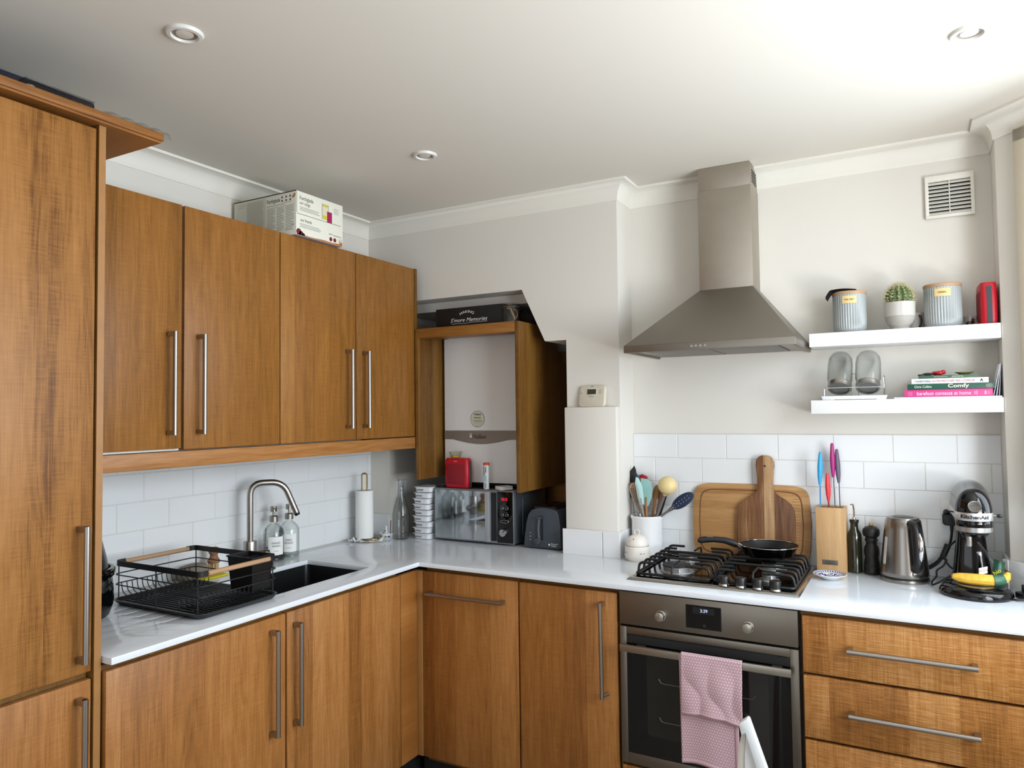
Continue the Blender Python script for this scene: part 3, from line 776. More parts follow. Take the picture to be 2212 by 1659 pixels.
part(t, 'chimney_top_section', MB().box(cx0+.002,cx1-.002,cy0+.002,-.001,2.4052,2.499), HOODM, world=True, bevel=.001)
mb = MB()
for i in range(5): mb.box(cx1-.0025,cx1-.0008,cy0+.035,cy0+.125,2.425+i*.011,2.430+i*.011)
part(t, 'vent_slot', mb, BLKM, world=True)
part(t, 'underside', MB().box(hx0+.0125,hx1-.0125,hy0+.0125,-.002,zl0+.008,zl0+.012), STEELX, world=True)
for a, b in ((hx0+.07,1.787),(1.793,hx1-.07)):
    f = part(t, 'grease_filter', MB().box(a,b,hy0+.06,-.06,zl0+.003,zl0+.0078), pm('filter_mesh','86827c',.45,1,bump=.8,bscale=900), world=True, bevel=.001)
for i in range(4):
    x = 1.742+i*.0165
    part(t, 'button', MB().cyl((x,hy0-.003,1.757),(x,hy0,1.757),.0045,n=16), CHROME, world=True)

# wall vent
v0, v1 = (2.508, 2.2115), (2.661, 2.368)
t = thing('wall_vent', 'square white plastic louvred vent high on the right wall', 'vent', (2.585, 0, 2.29))
mb = MB(); fr = .011
mb.box(v0[0],v1[0],-.016,-.001,v0[1],v0[1]+fr).box(v0[0],v1[0],-.016,-.001,v1[1]-.022,v1[1]).box(v0[0],v0[0]+fr,-.016,-.001,v0[1]+fr,v1[1]-.022).box(v1[0]-fr,v1[0],-.016,-.001,v0[1]+fr,v1[1]-.022)
part(t, 'frame', mb, TRIM, world=True, bevel=.0008)
part(t, 'divider', MB().box(2.583,2.586,-.014,-.004,v0[1]+fr,v1[1]-.022), TRIM, world=True)
part(t, 'duct_opening', MB().box(v0[0]+.004,v1[0]-.004,-.003,-.0012,v0[1]+.004,v1[1]-.004), BLKM, world=True)
nz = 9; z_ = v0[1]+fr; dz = (v1[1]-.022-z_)/nz
for i in range(nz):
    za = z_+i*dz
    part(t, 'louvre', MB().hexa([(v0[0]+fr,-.014,za+dz*.1),(v1[0]-fr,-.014,za+dz*.1),(v1[0]-fr,-.005,za+dz*.75),(v0[0]+fr,-.005,za+dz*.75)],[(v0[0]+fr,-.014,za+dz*.24),(v1[0]-fr,-.014,za+dz*.24),(v1[0]-fr,-.005,za+dz*.88),(v0[0]+fr,-.005,za+dz*.88)]), TRIM, world=True, smooth=0)

# floating shelves
SHX0, SHX1, SHY = 2.114, 2.711, -.162
ZA, ZB = 1.801, 1.552
for z, s_ in ((ZA,'upper white floating shelf, carrying the canisters and cactus'),(ZB,'lower white floating shelf, carrying the jars and books')):
    o = obj('floating_shelf', MB().box(SHX0,SHX1,SHY,-.001,z-.050,z).mesh('floating_shelf', pm('shelf_white','eceded',.35), bevel=.001)); tag(o, s_, 'shelf', 'floating shelves')

# recessed downlights
proto = thing('recessed_downlight', 'round white recessed ceiling light nearest the tall cabinet, top left', 'ceiling light', (.850,-1.877,H), group='recessed ceiling lights')
part(proto, 'rim', MB().lathe([(.030,-.002),(.034,-.009),(.043,-.008),(.046,-.001),(.046,0),(.030,0)], n=40), pm('light_rim','d9d7d2',.35))
part(proto, 'reflector', MB().lathe([(.033,-.004),(.030,-.003),(.022,-.0012),(0,-.0010)], n=32), pm('light_reflector','9b9488',.3,.4))
part(proto, 'lamp', MB().lathe([(0,-.0055),(.016,-.0055),(.021,-.004),(.022,-.0015),(0,-.0015)], n=24), pm('lamp_face','d6d2c8',.15))
dup(proto, (.859,-.853,H), label='round white recessed ceiling light nearest the corner, in mid ceiling')
dup(proto, (2.604,-.853,H), label='round white recessed ceiling light at the top right by the bay')

# ------------------------------------------------------------------ oven
OY = -.615
ox0, ox1 = 1.5165, 2.1095
t = thing('built_in_oven', 'built-in stainless steel oven with black glass door and pink towel on its handle', 'oven', (1.813, -.3, .29))
part(t, 'cavity_box', MB().box(ox0+.01,ox1-.01,-.588,-.06,.292,.884), BLKM, world=True)
f = part(t, 'control_panel', MB().box(ox0,ox1,OY,OY+.024,.771,.8855), OVENM, world=True, bevel=.0012)
part(f, 'display', MB().box(1.754,1.872,OY-.0012,OY,.789,.866), SMOKE, world=True)
part(f, 'display_window', MB().box(1.777,1.850,OY-.0016,OY-.0013,.838,.860), pm('lcd_glow','15161a',.2), world=True)
text(f, '3:39', .0105, V((1.8155,OY-.002,.850)), R_, U_, pm('clock_digits','c8d8ff',.5,emis='c8d8ff',es=.5), world=True)
part(f, 'touch_button', MB().lathe([(0,0),(.0055,0),(.0055,.001),(0,.001)], n=20).xf(Matrix.Translation((1.816,OY-.0014,.801)) @ Matrix.Rotation(PI/2,4,'X')), pm('touch_ring','1d1d20',.3), world=True)
for x in (1.667, 1.958):
    kb = part(f, 'knob', MB().cyl((x,OY,.8165),(x,OY-.006,.8165),.0195,.0190,n=36).cyl((x,OY-.006,.8165),(x,OY-.024,.8165),.0165,.0155,n=36), pm('knob_steel','b5b0a6',.28,1), world=True, bevel=.001)
part(f, 'knob_mark', bars([(-.0006,.0006,.006,.009)], V((1.667,OY-.0242,.8165)), R_, U_), INK, world=True, recalc=False)
part(f, 'knob_mark', bars([(-.0006,.0006,.006,.009)], V((1.958,OY-.0242,.8165)), R_, U_), INK, world=True, recalc=False)
gx0, gx1, gz0, gz1 = 1.541, 2.084, .330, .738
mb = MB(); z0, z1 = .2915, .7635
mb.box(ox0,gx0,OY,OY+.024,z0,z1).box(gx1,ox1,OY,OY+.024,z0,z1).box(gx0,gx1,OY,OY+.024,z0,gz0).box(gx0,gx1,OY,OY+.024,gz1,z1)
f = part(t, 'door', mb, OVENM, world=True, bevel=.0008)
part(f, 'door_glass', MB().box(gx0+.0005,gx1-.0005,OY+.001,OY+.02,gz0+.0005,gz1-.0005), SMOKE, world=True)
part(f, 'viewing_window', MB().prism(rrect(.405,.275,.012,cx=1.8145,cy=.5375), (0,OY+.0004,0), (1,0,0), (0,0,1), (0,.0004,0)), WINB, world=True)
rk = MB()
for z in (.585, .455): rk.tube([V((1.655,OY,z+.014)),V((1.662,OY,z+.002)),V((1.675,OY,z)),V((1.955,OY,z)),V((1.968,OY,z+.002)),V((1.975,OY,z+.014))], .0009, n=5)
part(f, 'oven_shelf', rk, pm('rack_wire','8d8578',.4,.8), world=True)
HY = OY-.042
part(f, 'handle', MB().box(1.530,2.092,HY,HY+.010,.688,.7125), pm('oven_handle','a59f94',.38,1), world=True, bevel=.001)
for x in (1.580, 2.030): part(f, 'handle_bracket', MB().box(x,x+.030,HY+.0105,OY,.695,.706), pm('bracket_grey','55504a',.4,.6), world=True)
part(f, 'seam', MB().box(gx0,gx1,OY+.0006,OY+.001,gz1-.03,gz1-.003), BLKM, world=True)

# towel over the handle bar
def towel_mat():
    mt = bpy.data.materials.new('pink_dotted_cotton'); mt.use_nodes = True; nt = mt.node_tree; b = nt.nodes['Principled BSDF']
    N = nt.nodes.new; L = nt.links.new
    uv = N('ShaderNodeTexCoord'); mp = N('ShaderNodeMapping'); mp.inputs['Scale'].default_value = (22,1,1); L(uv.outputs['UV'], mp.inputs[0])
    sp = N('ShaderNodeSeparateXYZ'); L(mp.outputs[0], sp.inputs[0])
    def m(op, a, c=0.0, d=0.0):
        n = N('ShaderNodeMath'); n.operation = op
        for i, x in enumerate((a, c, d)):
            if isinstance(x, (int, float)): n.inputs[i].default_value = x
            else: L(x, n.inputs[i])
        return n.outputs[0]
    y = m('MULTIPLY', sp.outputs[1], 1.0); row = m('FLOOR', y)
    fx = m('FRACT', m('ADD', sp.outputs[0], m('MULTIPLY', m('MODULO', row, 2.0), .5))); fy = m('FRACT', y)
    a = m('LESS_THAN', m('ABSOLUTE', m('SUBTRACT', fx, .5)), .17); c = m('LESS_THAN', m('ABSOLUTE', m('SUBTRACT', fy, .5)), .20)
    mx = N('ShaderNodeMix'); mx.data_type = 'RGBA'; mx.inputs[6].default_value = lin('bd9aa3'); mx.inputs[7].default_value = lin('e2d4d6')
    L(m('MULTIPLY', a, c), mx.inputs[0]); L(mx.outputs[2], b.inputs['Base Color']); b.inputs['Roughness'].default_value = .9
    no = N('ShaderNodeTexNoise'); no.inputs['Scale'].default_value = 900; bp = N('ShaderNodeBump'); bp.inputs['Strength'].default_value = .5; bp.inputs['Distance'].default_value = .001
    L(uv.outputs['Object'], no.inputs['Vector']); L(no.outputs[0], bp.inputs['Height']); L(bp.outputs[0], b.inputs['Normal'])
    return mt
TOW = towel_mat(); TOWH = pm('pink_hem','c3a2a8',.9,bump=.5,bscale=500)
def cloth(root, name, fn, nu, nv, rows, mat, th=.0022):
    mb = MB().grid(fn, nu, nv); me = bpy.data.meshes.new(name); me.from_pydata([tuple(v) for v in mb.v], [], mb.f)
    uvl = me.uv_layers.new(name='UVMap')
    for p in me.polygons:
        for li in p.loop_indices:
            vi = me.loops[li].vertex_index; uvl.data[li].uv = ((vi % (nu+1))/nu, (vi//(nu+1))/nv*rows)
    me.materials.append(mat); me.polygons.foreach_set('use_smooth', [True]*len(me.polygons))
    o = obj(name, me, root); s_ = o.modifiers.new('thickness', 'SOLIDIFY'); s_.thickness = th; s_.offset = 0
    return o
t = thing('kitchen_towel', 'pink cotton towel with white dots folded over the oven handle', 'towel', (0,0,0))
bz = .7145
def wav(x, z): return .0045*math.sin(x*48+z*14)*min(1, (bz-z)*9)+.0035*math.sin(x*23-z*31)*min(1,(bz-z)*9)
def front_(u, v):
    x = 1.741+u*.204+(.006*(1-u))*(v*2-1)*-1+.012*v*(1-u)
    if v < .06: q = v/.06*PI/2; return (x, HY-.001-.0045*math.sin(q)+.004*(1-math.sin(q)), bz+.003*math.cos(q))
    z = bz-(v-.06)*.205+.010*math.sin(u*PI)*v-.008*v*u
    return (x, HY-.0070-abs(wav(x,z))-.010*v*(.4+.6*math.sin(u*3.0)), z)
cloth(t, 'front_fold', front_, 48, 60, 22, TOW)
def front2(u, v):
    x = 1.7405+u*.188+.004*v; z = bz-.004-v*(.352-.006*math.sin(u*5))
    return (x, HY-.0035-.0022*math.sin(x*48+1)*v+(-.0055 if z < .69 else 0)*.2-.002*v, z)
cloth(t, 'under_fold', front2, 44, 80, 39, TOW)
def hem(u, v): 
    p = front_(u, .955+v*.045); return (p[0], p[1]-.0022, p[2])
cloth(t, 'front_hem', hem, 48, 2, 1, TOWH, .001)
def hem2(u, v): 
    p = front2(u, .965+v*.035); return (p[0], p[1]-.0018, p[2])
cloth(t, 'under_hem', hem2, 44, 2, 1, TOWH, .001)
def hem3(u, v): 
    p = front2(.93+u*.07, v); return (p[0], p[1]-.0018, p[2])
cloth(t, 'side_hem', hem3, 3, 80, 1, TOWH, .001)

# white folding step stool in front of the oven (its top end shows)
t = thing('step_stool', 'white folding step stool standing in front of the oven', 'stool', (2.1, -.95, 0))
ST = pm('white_stool','e6ebee',.35)
for k, yy in enumerate((-.96, -.62)):
    if k: continue
part(t, 'side_rail', MB().prism([(1.994,.640),(1.998,.646),(2.016,.660),(2.021,.657),(2.24,.03),(2.24,.0),(2.205,.0),(2.011,.620),(2.0,.612)], (0,-.955,0), (1,0,0), (0,0,1), (0,.026,0)), ST, world=True, bevel=.0015)
part(t, 'rear_leg', MB().prism([(1.997,.611),(2.009,.617),(2.006,.56),(2.003,.45),(1.995,0),(1.965,0),(1.981,.45),(1.986,.55)], (0,-.940,0), (1,0,0), (0,0,1), (0,.05,0)), pm('stool_leg','d9d6cf',.4), world=True, bevel=.0015)
part(t, 'side_panel', MB().prism([(2.011,.612),(2.205,.0),(2.0,.0),(2.004,.45),(2.0065,.56)], (0,-.944,0), (1,0,0), (0,0,1), (0,.01,0)), ST, world=True)

# ------------------------------------------------------------------ gas hob
t = thing('gas_hob', 'four-burner stainless gas hob with black pan stands set on the worktop', 'hob', (1.81, -.305, WT+.0003))
kx0, kx1, ky0, ky1 = 1.517, 2.109, -.548, -.062
hp = MB(); zt = WT+.010
hp.hexa([(kx0,ky0,WT+.0003),(kx1,ky0,WT+.0003),(kx1,ky1,WT+.0003),(kx0,ky1,WT+.0003)], [(kx0+.012,ky0+.012,zt),(kx1-.012,ky0+.012,zt),(kx1-.012,ky1-.012,zt),(kx0+.012,ky1-.012,zt)])
part(t, 'steel_plate', hp, pm('hob_steel','b4b3b0',.2,1), world=True, bevel=.003, seg=2)
part(t, 'recessed_top', MB().prism(rrect(kx1-kx0-.036, ky1-ky0-.036, .012, cx=(kx0+kx1)/2, cy=(ky0+ky1)/2), (0,0,zt), (1,0,0), (0,1,0), (0,0,.0006)), pm('hob_top','4c4a49',.10,1), world=True)
z = zt+.0006
BUR = [(1.655,-.375,.050),(1.640,-.165,.036),(1.965,-.175,.040),(1.985,-.375,.024)]
for x, y, r in BUR:
    b_ = part(t, 'burner', MB().lathe([(0,0),(r+.012,0),(r+.010,.003),(r-.002,.004),(r-.002,.012),(r,.013),(r,.020),(0,.020)], (x,y,z), n=36), ALU, world=True, smooth=30)
    part(b_, 'burner_cap', MB().lathe([(0,.0202),(r+.002,.0202),(r+.002,.024),(r-.006,.028),(0,.028)], (x,y,z), n=36), DISC, world=True, smooth=30)
    part(b_, 'igniter', MB().cyl((x+r*.5,y-r-.002,z),(x+r*.5,y-r-.002,z+.018),.0025,n=8), WHT, world=True)
def stand(x0, x1, y0, y1):
    s_ = []; r = .0049; zb, zh = z+.006, z+.043
    fr_ = fillet([V((x0,y0,zb)),V((x1,y0,zb))],.01)
    s_.append(('base_ring', MB().tube([V((x0+.012,y0,zb)),V((x1-.012,y0,zb)),V((x1-.003,y0+.003,zb)),V((x1,y0+.012,zb)),V((x1,y1-.012,zb)),V((x1-.003,y1-.003,zb)),V((x1-.012,y1,zb)),V((x0+.012,y1,zb)),V((x0+.003,y1-.003,zb)),V((x0,y1-.012,zb)),V((x0,y0+.012,zb)),V((x0+.003,y0+.003,zb))], r, n=8, closed=True)))
    w = x1-x0; n = 7
    for i in range(n):
        y = y0+.022+(y1-y0-.044)*i/(n-1); short = i in (0,3,6)
        cx_ = (x0+x1)/2
        if i in (2,4,): # bars right across
            s_.append(('pan_bar', MB().tube(fillet([V((x0+.001,y,zb)),V((x0+.006,y,zh)),V((x1-.006,y,zh)),V((x1-.001,y,zb))], .022, 5), r, n=8)))
        else:
            L_ = .088 if short else .070
            s_.append(('pan_bar', MB().tube(fillet([V((x0+.001,y,zb)),V((x0+.006,y,zh)),V((x0+L_*.8,y,zh))], .022, 5), r, n=8)))
            s_.append(('pan_bar', MB().tube(fillet([V((x1-.001,y,zb)),V((x1-.006,y,zh)),V((x1-L_,y,zh))], .022, 5), r, n=8)))
    cx_ = (x0+x1)/2
    s_.append(('cross_bar', MB().tube(fillet([V((cx_,y0,zb)),V((cx_,y0+.004,zh)),V((cx_,y0+.10,zh+.001))], .02, 5), r*.8, n=8)))
    s_.append(('cross_bar', MB().tube(fillet([V((cx_,y1,zb)),V((cx_,y1-.004,zh)),V((cx_,y1-.10,zh+.001))], .02, 5), r*.8, n=8)))
    return s_
for gx in ((1.540,1.806),(1.820,2.086)):
    st = obj('pan_stand', stand(*gx, -.500, -.085)[0][1].xf(Matrix.Translation(-t.location)).mesh('pan_stand', ENAM, smooth=60), t)
    for nm, q in stand(*gx, -.500, -.085)[1:]:
        part(st, nm, q, ENAM, world=True, smooth=60)
for x in (1.862, 1.918, 1.974, 2.030):
    kb = part(t, 'knob', MB().lathe([(0,.008),(.0175,.008),(.0188,.030),(.0178,.032),(0,.032)], (x,-.522,z), n=32), BLK, world=True, smooth=30)
    part(kb, 'knob_collar', MB().lathe([(0,0),(.0185,0),(.0165,.005),(.014,.0079),(0,.0079)], (x,-.522,z), n=32), CHROME, world=True)

# frying pan on the back right burner
PZ = z+.048
t = thing('frying_pan', 'black non-stick frying pan on the back right burner, handle to the left', 'pan', (1.952, -.178, PZ))
part(t, 'pan_body', MB().lathe([(0,0),(.076,0),(.088,.006),(.1055,.038),(.108,.040),(.1055,.0405),(.1015,.038),(.081,.009),(.070,.0035),(0,.0035)], n=56), BLKG, smooth=40)
part(t, 'inner_coating', MB().lathe([(0,.0037),(.070,.0037),(.0812,.0092),(.101,.0378)], n=56), pm('non_stick','17181a',.32), recalc=False)
part(t, 'rim', MB().tube(arcpts((0,0,.0402),(1,0,0),(0,1,0),.1068,0,2*PI,56)[:-1], .0013, n=6, closed=True), CHROME)
hd = V((-.96,-.20,0)).normalized()
part(t, 'handle_neck', MB().tube([hd*.086+V((0,0,.018)), hd*.108+V((0,0,.032)), hd*.130+V((0,0,.040))], [.004,.005,.006], n=10, flat=2.0), STEEL)
part(t, 'handle', MB().tube([hd*.112+V((0,0,.034)), hd*.128+V((0,0,.041)), hd*.160+V((0,0,.050)), hd*.200+V((0,0,.052)), hd*.232+V((0,0,.050)), hd*.252+V((0,0,.046)), hd*.260+V((0,0,.044))], [.009,.0115,.0105,.0095,.0110,.0105,.004], n=16, flat=1.15), pm('soft_grip','16171a',.5))
part(t, 'hanging_plate', MB().box(-.012,.012,-.006,.006,0,.0012).xf(Matrix.Translation(hd*.214+V((0,0,.0612))) @ Matrix.Rotation(.2,4,'Z')), STEEL)

# ------------------------------------------------------------------ boards
def lean(root_loc, ang): return None
t = thing('chopping_board', 'large rounded bamboo chopping board leaning on the tiles behind the hob', 'chopping board', (1.857, -.040, WT+.0005), rot=(-.05,0,0))
BWd, BHt = .462, .308
pl = []
for i in range(64):
    a = 2*PI*i/64; c, s_ = math.cos(a), math.sin(a); e = 8.5
    pl.append((BWd/2*math.copysign(abs(c)**(2/e), c)*(1-.0*abs(s_)), BHt/2+BHt/2*math.copysign(abs(s_)**(2/(e*1.1)), s_)))
pl = [(x*(1-.05*((y-BHt/2)/(BHt/2))**2), y) for x, y in pl]
part(t, 'board', MB().prism(pl, (0,0,0), (1,0,0), (0,0,1), (0,.018,0)), BAMBH, bevel=.003)
ring = [(x*.885, BHt/2+(y-BHt/2)*.86) for x, y in pl]; ring2 = [(x*.865, BHt/2+(y-BHt/2)*.83) for x, y in pl]
mb = MB(); n = len(ring); mb.v = [(x,-.0006,y) for x,y in ring]+[(x,-.0006,y) for x,y in ring2]; mb.f = [[i,(i+1)%n,n+(i+1)%n,n+i] for i in range(n)]; mb.m = [0]*n
part(t, 'juice_groove', mb, pm('groove_wood','6f4a27',.7), recalc=False)
part(t, 'cut_marks', bars([(.165-.004*(k%2),.190,.05+k*.0115,.0012) for k in range(19)], V((0,-.0002,0)), R_, U_, depth=.0005), pm('cut_wood','7d5530',.8), recalc=False)
t = thing('paddle_board', 'dark acacia paddle board with long handle leaning before the bamboo board', 'chopping board', (1.922, -.0608, WT+.0005), rot=(-.05,0,0))
half = [(.108,0),(.110,.06),(.110,.19),(.107,.215),(.095,.237),(.075,.254),(.045,.272),(.033,.285),(.030,.305),(.031,.345),(.035,.385),(.034,.405),(.026,.420),(.012,.427)]
k_ = .428/.428
pl = [(x,y) for x,y in half]+[(-x,y) for x,y in reversed(half)]
part(t, 'board', MB().prism(pl, (0,0,0), (1,0,0), (0,0,1), (0,.017,0)), ACAC, bevel=.003)
part(t, 'hanging_hole', MB().cyl((0,-.0004,.385),(0,.001,.385),.0042,n=16), BLKM)

# ------------------------------------------------------------------ utensil crock
UC = V((1.4405, -.076, WT))
t = thing('utensil_crock', 'tall white ceramic crock full of cooking utensils left of the hob', 'pot', UC)
part(t, 'body', MB().lathe([(0,0),(.060,0),(.064,.004),(.0635,.15),(.0675,.158),(.068,.166),(.065,.168),(.0605,.163),(.0595,.15),(.0595,.012),(0,.012)], n=48), CERAM)
def utensil(name, label, foot, top, parts_fn, cat='utensil'):
    """local z runs from the foot of the handle to the head"""
    a, b = UC+V(foot), V(top); d = (b-a).normalized()
    q = d.to_track_quat('Z', 'Y'); o = thing(name, label, cat, a, group='utensils in the white crock')
    # keep local x facing the room's width
    x = (V((1,0,0))-d*d.x).normalized(); y = d.cross(x); M = Matrix((x,y,d)).transposed()
    o.rotation_euler = M.to_euler(); bpy.context.view_layer.update(); parts_fn(o, (b-a).length); return o
def up(u, v, y): return at(u, v, 'y', y)
def flat_head(o, name, L_, poly, th, mat, **k): return part(o, name, MB().prism([(x, L_+y) for x,y in poly], (0,-th/2,0), (1,0,0), (0,0,1), (0,th,0)), mat, bevel=min(.0012,th*.3), **k)
def f_(o, L_):
    part(o, 'handle', MB().tube([(0,0,0),(0,0,L_-.10)], .005, n=8), BLK)
    flat_head(o, 'slotted_blade', L_, [(-.022,-.13),(-.012,-.145),(.012,-.145),(.022,-.12),(.024,-.02),(.020,0),(-.010,-.026),(-.022,-.045)], .0022, BLK)
    part(o, 'slot', bars([(-.013+i*.007,-.0105+i*.007,-.07,.06) for i in range(4)], V((0,-.0013,L_)), R_, U_), pm('slot_dark','000000',.9), recalc=False)
utensil('slotted_turner', 'black slotted turner, tallest on the left in the crock', (-.015,.01,.015), up(1361,1007,-.06), f_)
def f_(o, L_):
    part(o, 'handle', MB().tube([(0,0,0),(0,0,L_-.05)], .0055, n=8), STEEL)
    flat_head(o, 'head', L_, [(-.013,-.062),(.013,-.062),(.019,-.04),(.018,-.012),(.008,0),(-.008,0),(-.018,-.012),(-.019,-.04)], .006, pm('slate_silicone','4f6a7c',.5))
utensil('silicone_spoon', 'slate blue silicone spoon behind the whisk in the crock', (-.006,.02,.015), up(1371,1023,-.035), f_)
def f_(o, L_):
    part(o, 'handle', MB().tube([(0,0,0),(0,0,L_-.07)], .0055, n=8), UWOOD)
    flat_head(o, 'head', L_, [(-.018,-.075),(.018,-.075),(.024,-.05),(.022,-.012),(.0,0),(-.020,-.008),(-.022,-.05)], .007, pm('red_silicone','a30f22',.45))
utensil('silicone_scraper', 'red silicone spatula at the back of the crock', (.0,.025,.015), up(1387,1024,-.030), f_)
def f_(o, L_):
    part(o, 'handle', MB().tube([(0,0,0),(0,0,L_-.07)], .006, n=8), UWOOD)
    flat_head(o, 'head', L_, [(-.012,-.085),(.012,-.085),(.020,-.04),(.022,0),(-.022,0),(-.020,-.04)], .006, UWOOD)
utensil('wooden_turner', 'flat-topped wooden turner behind the whisk in the crock', (-.012,.005,.015), up(1368,1042,-.072), f_)
def f_(o, L_):
    part(o, 'handle', MB().tube([(0,0,0),(0,0,L_-.13)], .008, n=10), STEEL)
    for k in range(9):
        a = PI*k/9; cx_, sx_ = math.cos(a), math.sin(a); pts = []
        for i in range(21):
            s_ = i/20*2-1; w = .028*math.sin(PI*(1-abs(s_))**.75*.5+PI*.5*0) if False else .028*math.sin(min(1,(1-abs(s_))*1.0)*PI)**.0*1
            tt = abs(s_); rad = .029*math.cos(PI/2*(1-(1-tt)))**0
            # balloon outline: radius against height
            h = 1-tt; r = .030*(math.sin(PI*min(1, (h)**.0*h*.0+tt*.999))) 
            ang = s_*PI/2*1.0
            rr = .030*math.sin(ang) if abs(s_) < .55 else math.copysign(.030*math.sin(.55*PI/2)*((1-tt)/.45)**.8+.004, s_)
            zz = L_-.030*(1-math.cos(ang)) if abs(s_) < .55 else L_-.0105-(tt-.55)/.45*.125
            pts.append((rr*cx_, rr*sx_, zz))
        part(o, 'whisk_wire', MB().tube(pts, .0008, n=5), CHROME)
utensil('balloon_whisk', 'wire balloon whisk leaning left in the crock', (.004,-.02,.015), up(1370,1044,-.095), f_)
MINT = pm('mint_silicone','8fbab6',.5); MINTL = pm('pale_mint_silicone','b4d8d6',.5)
def f_(o, L_):
    part(o, 'handle', MB().tube([(0,0,0),(0,0,L_-.09)], .0055, n=8), STEEL)
    o2 = flat_head(o, 'head', L_, [(-.008,-.118),(.008,-.118),(.012,-.09),(.013,-.04),(.004,-.008),(-.006,0),(-.013,-.02),(-.014,-.08)], .008, MINTL)
utensil('narrow_spatula', 'pale mint narrow silicone spatula seen edge-on in the crock', (.020,-.028,.015), up(1377,1030,-.100), f_)
def f_(o, L_):
    part(o, 'handle', MB().tube([(0,0,0),(0,0,L_-.08)], .006, n=8), UWOOD)
    flat_head(o, 'head', L_, [(-.006,-.118),(.009,-.118),(.024,-.085),(.031,-.05),(.026,-.018),(.010,-.004),(-.020,0),(-.020,-.045),(-.013,-.10)], .006, MINT)
utensil('wide_spatula', 'mint green wide silicone spatula with wooden handle in the crock', (.008,-.020,.015), up(1394,1033,-.095), f_)
for k, (u, v, fx) in enumerate(((1419,1047,.0),(1431,1049,.008))):
    def f_(o, L_):
        part(o, 'handle', MB().tube([(0,0,0),(0,0,L_-.05)], .006, n=8), (UWOOD, UWOOD2)[k])
        part(o, 'bowl', MB().sphere((0,0,0), 1, n=16, m=10, sc=(1,1,1)).xf(Matrix.Translation((0,0,L_-.034)) @ Matrix.Diagonal((.013,.006,.034,1))), (UWOOD, UWOOD2)[k])
    utensil('wooden_spoon', ('wooden spoon in the crock, right beside the mint spatula','wooden spoon in the crock, just left of the yellow ladle')[k], (fx,.005+.012*k,.015), up(u,v,-.05), f_)
def f_(o, L_):
    part(o, 'handle', MB().tube([(0,0,0),(0,0,L_-.075)], .0055, n=8), pm('grey_handle','7c7676',.4,.5))
    part(o, 'neck', MB().tube([(0,0,L_-.085),(0,0,L_-.062)], [.008,.011], n=12), pm('cream_silicone','d8bf86',.5))
    part(o, 'bowl', MB().lathe([(0,-.032),(.015,-.030),(.030,-.021),(.038,-.007),(.039,.006),(.037,.006),(.028,-.017),(0,-.028)], n=28).xf(Matrix.Translation((0,-.012,L_-.038)) @ Matrix.Rotation(-1.9,4,'X')), pm('cream_silicone2','dcc68f',.45))
utensil('ladle', 'pale yellow silicone ladle upright in the crock', (-.010,-.012,.015), up(1450,1030,-.085), f_)
def f_(o, L_):
    part(o, 'handle', MB().tube([(0,0,0),(0,0,L_-.10)], .0055, n=8), pm('grey_handle2','86807e',.4,.5))
    flat_head(o, 'slotted_bowl', L_, [(-.005,-.135),(.005,-.135)]+[(.0245*math.sin(a),-.054-.054*math.cos(a)) for a in [.35+(2*PI-.7)*i/26 for i in range(27)]], .006, pm('navy_silicone','142440',.45))
    dots = MB()
    for i in range(6):
        for j in range(2): dots.cyl((-.006+j*.012,-.0034,L_-.095+i*.014),(-.006+j*.012,-.003,L_-.095+i*.014),.0019,n=8)
    part(o, 'drain_hole', dots, pm('hole_pale','8fa0b8',.6), kind='stuff')
utensil('slotted_spoon', 'navy slotted spoon leaning far right out of the crock', tuple(at(1412,1126,'y',-.085)-UC), up(1497,1066,-.080), f_)
def f_(o, L_):
    part(o, 'handle', MB().tube([(0,0,0),(0,0,L_)], .0075, n=10, flat=.6), BLK)
utensil('serving_spoon', 'black serving spoon handle between the wooden spoons and ladle', (.0,.015,.015), up(1441,1060,-.045), f_)

# garlic keeper
t = thing('garlic_keeper', 'small white ceramic garlic keeper with looped domed lid in front of the crock', 'pot', (1.440, -.200, WT))
part(t, 'body', MB().lathe([(0,0),(.040,0),(.050,.011),(.0525,.022),(.0508,.045),(.0498,.060),(.0470,.060),(.0460,.02),(0,.012)], n=44), CREAMC)
l_ = part(t, 'lid', MB().lathe([(0,.0605),(.0448,.0605),(.0462,.064),(.0445,.077),(.0365,.091),(.023,.101),(0,.106)], n=44), CREAMC)
part(l_, 'loop_handle', MB().tube([V((.0105*math.cos(a),0,.113+.012*math.sin(a))) for a in [2*PI*i/20 for i in range(20)]], .0022, n=8, closed=True), CREAMC)
for a in (-2.55,-2.3,-.95,-.70,-1.62):
    hz = .034 if a != -1.62 else .090; rr = .0512 if a != -1.62 else .0375
    part(t, 'air_hole', MB().sphere((rr*math.cos(a),rr*math.sin(a),hz), .0022, n=8, m=6), BLKM)

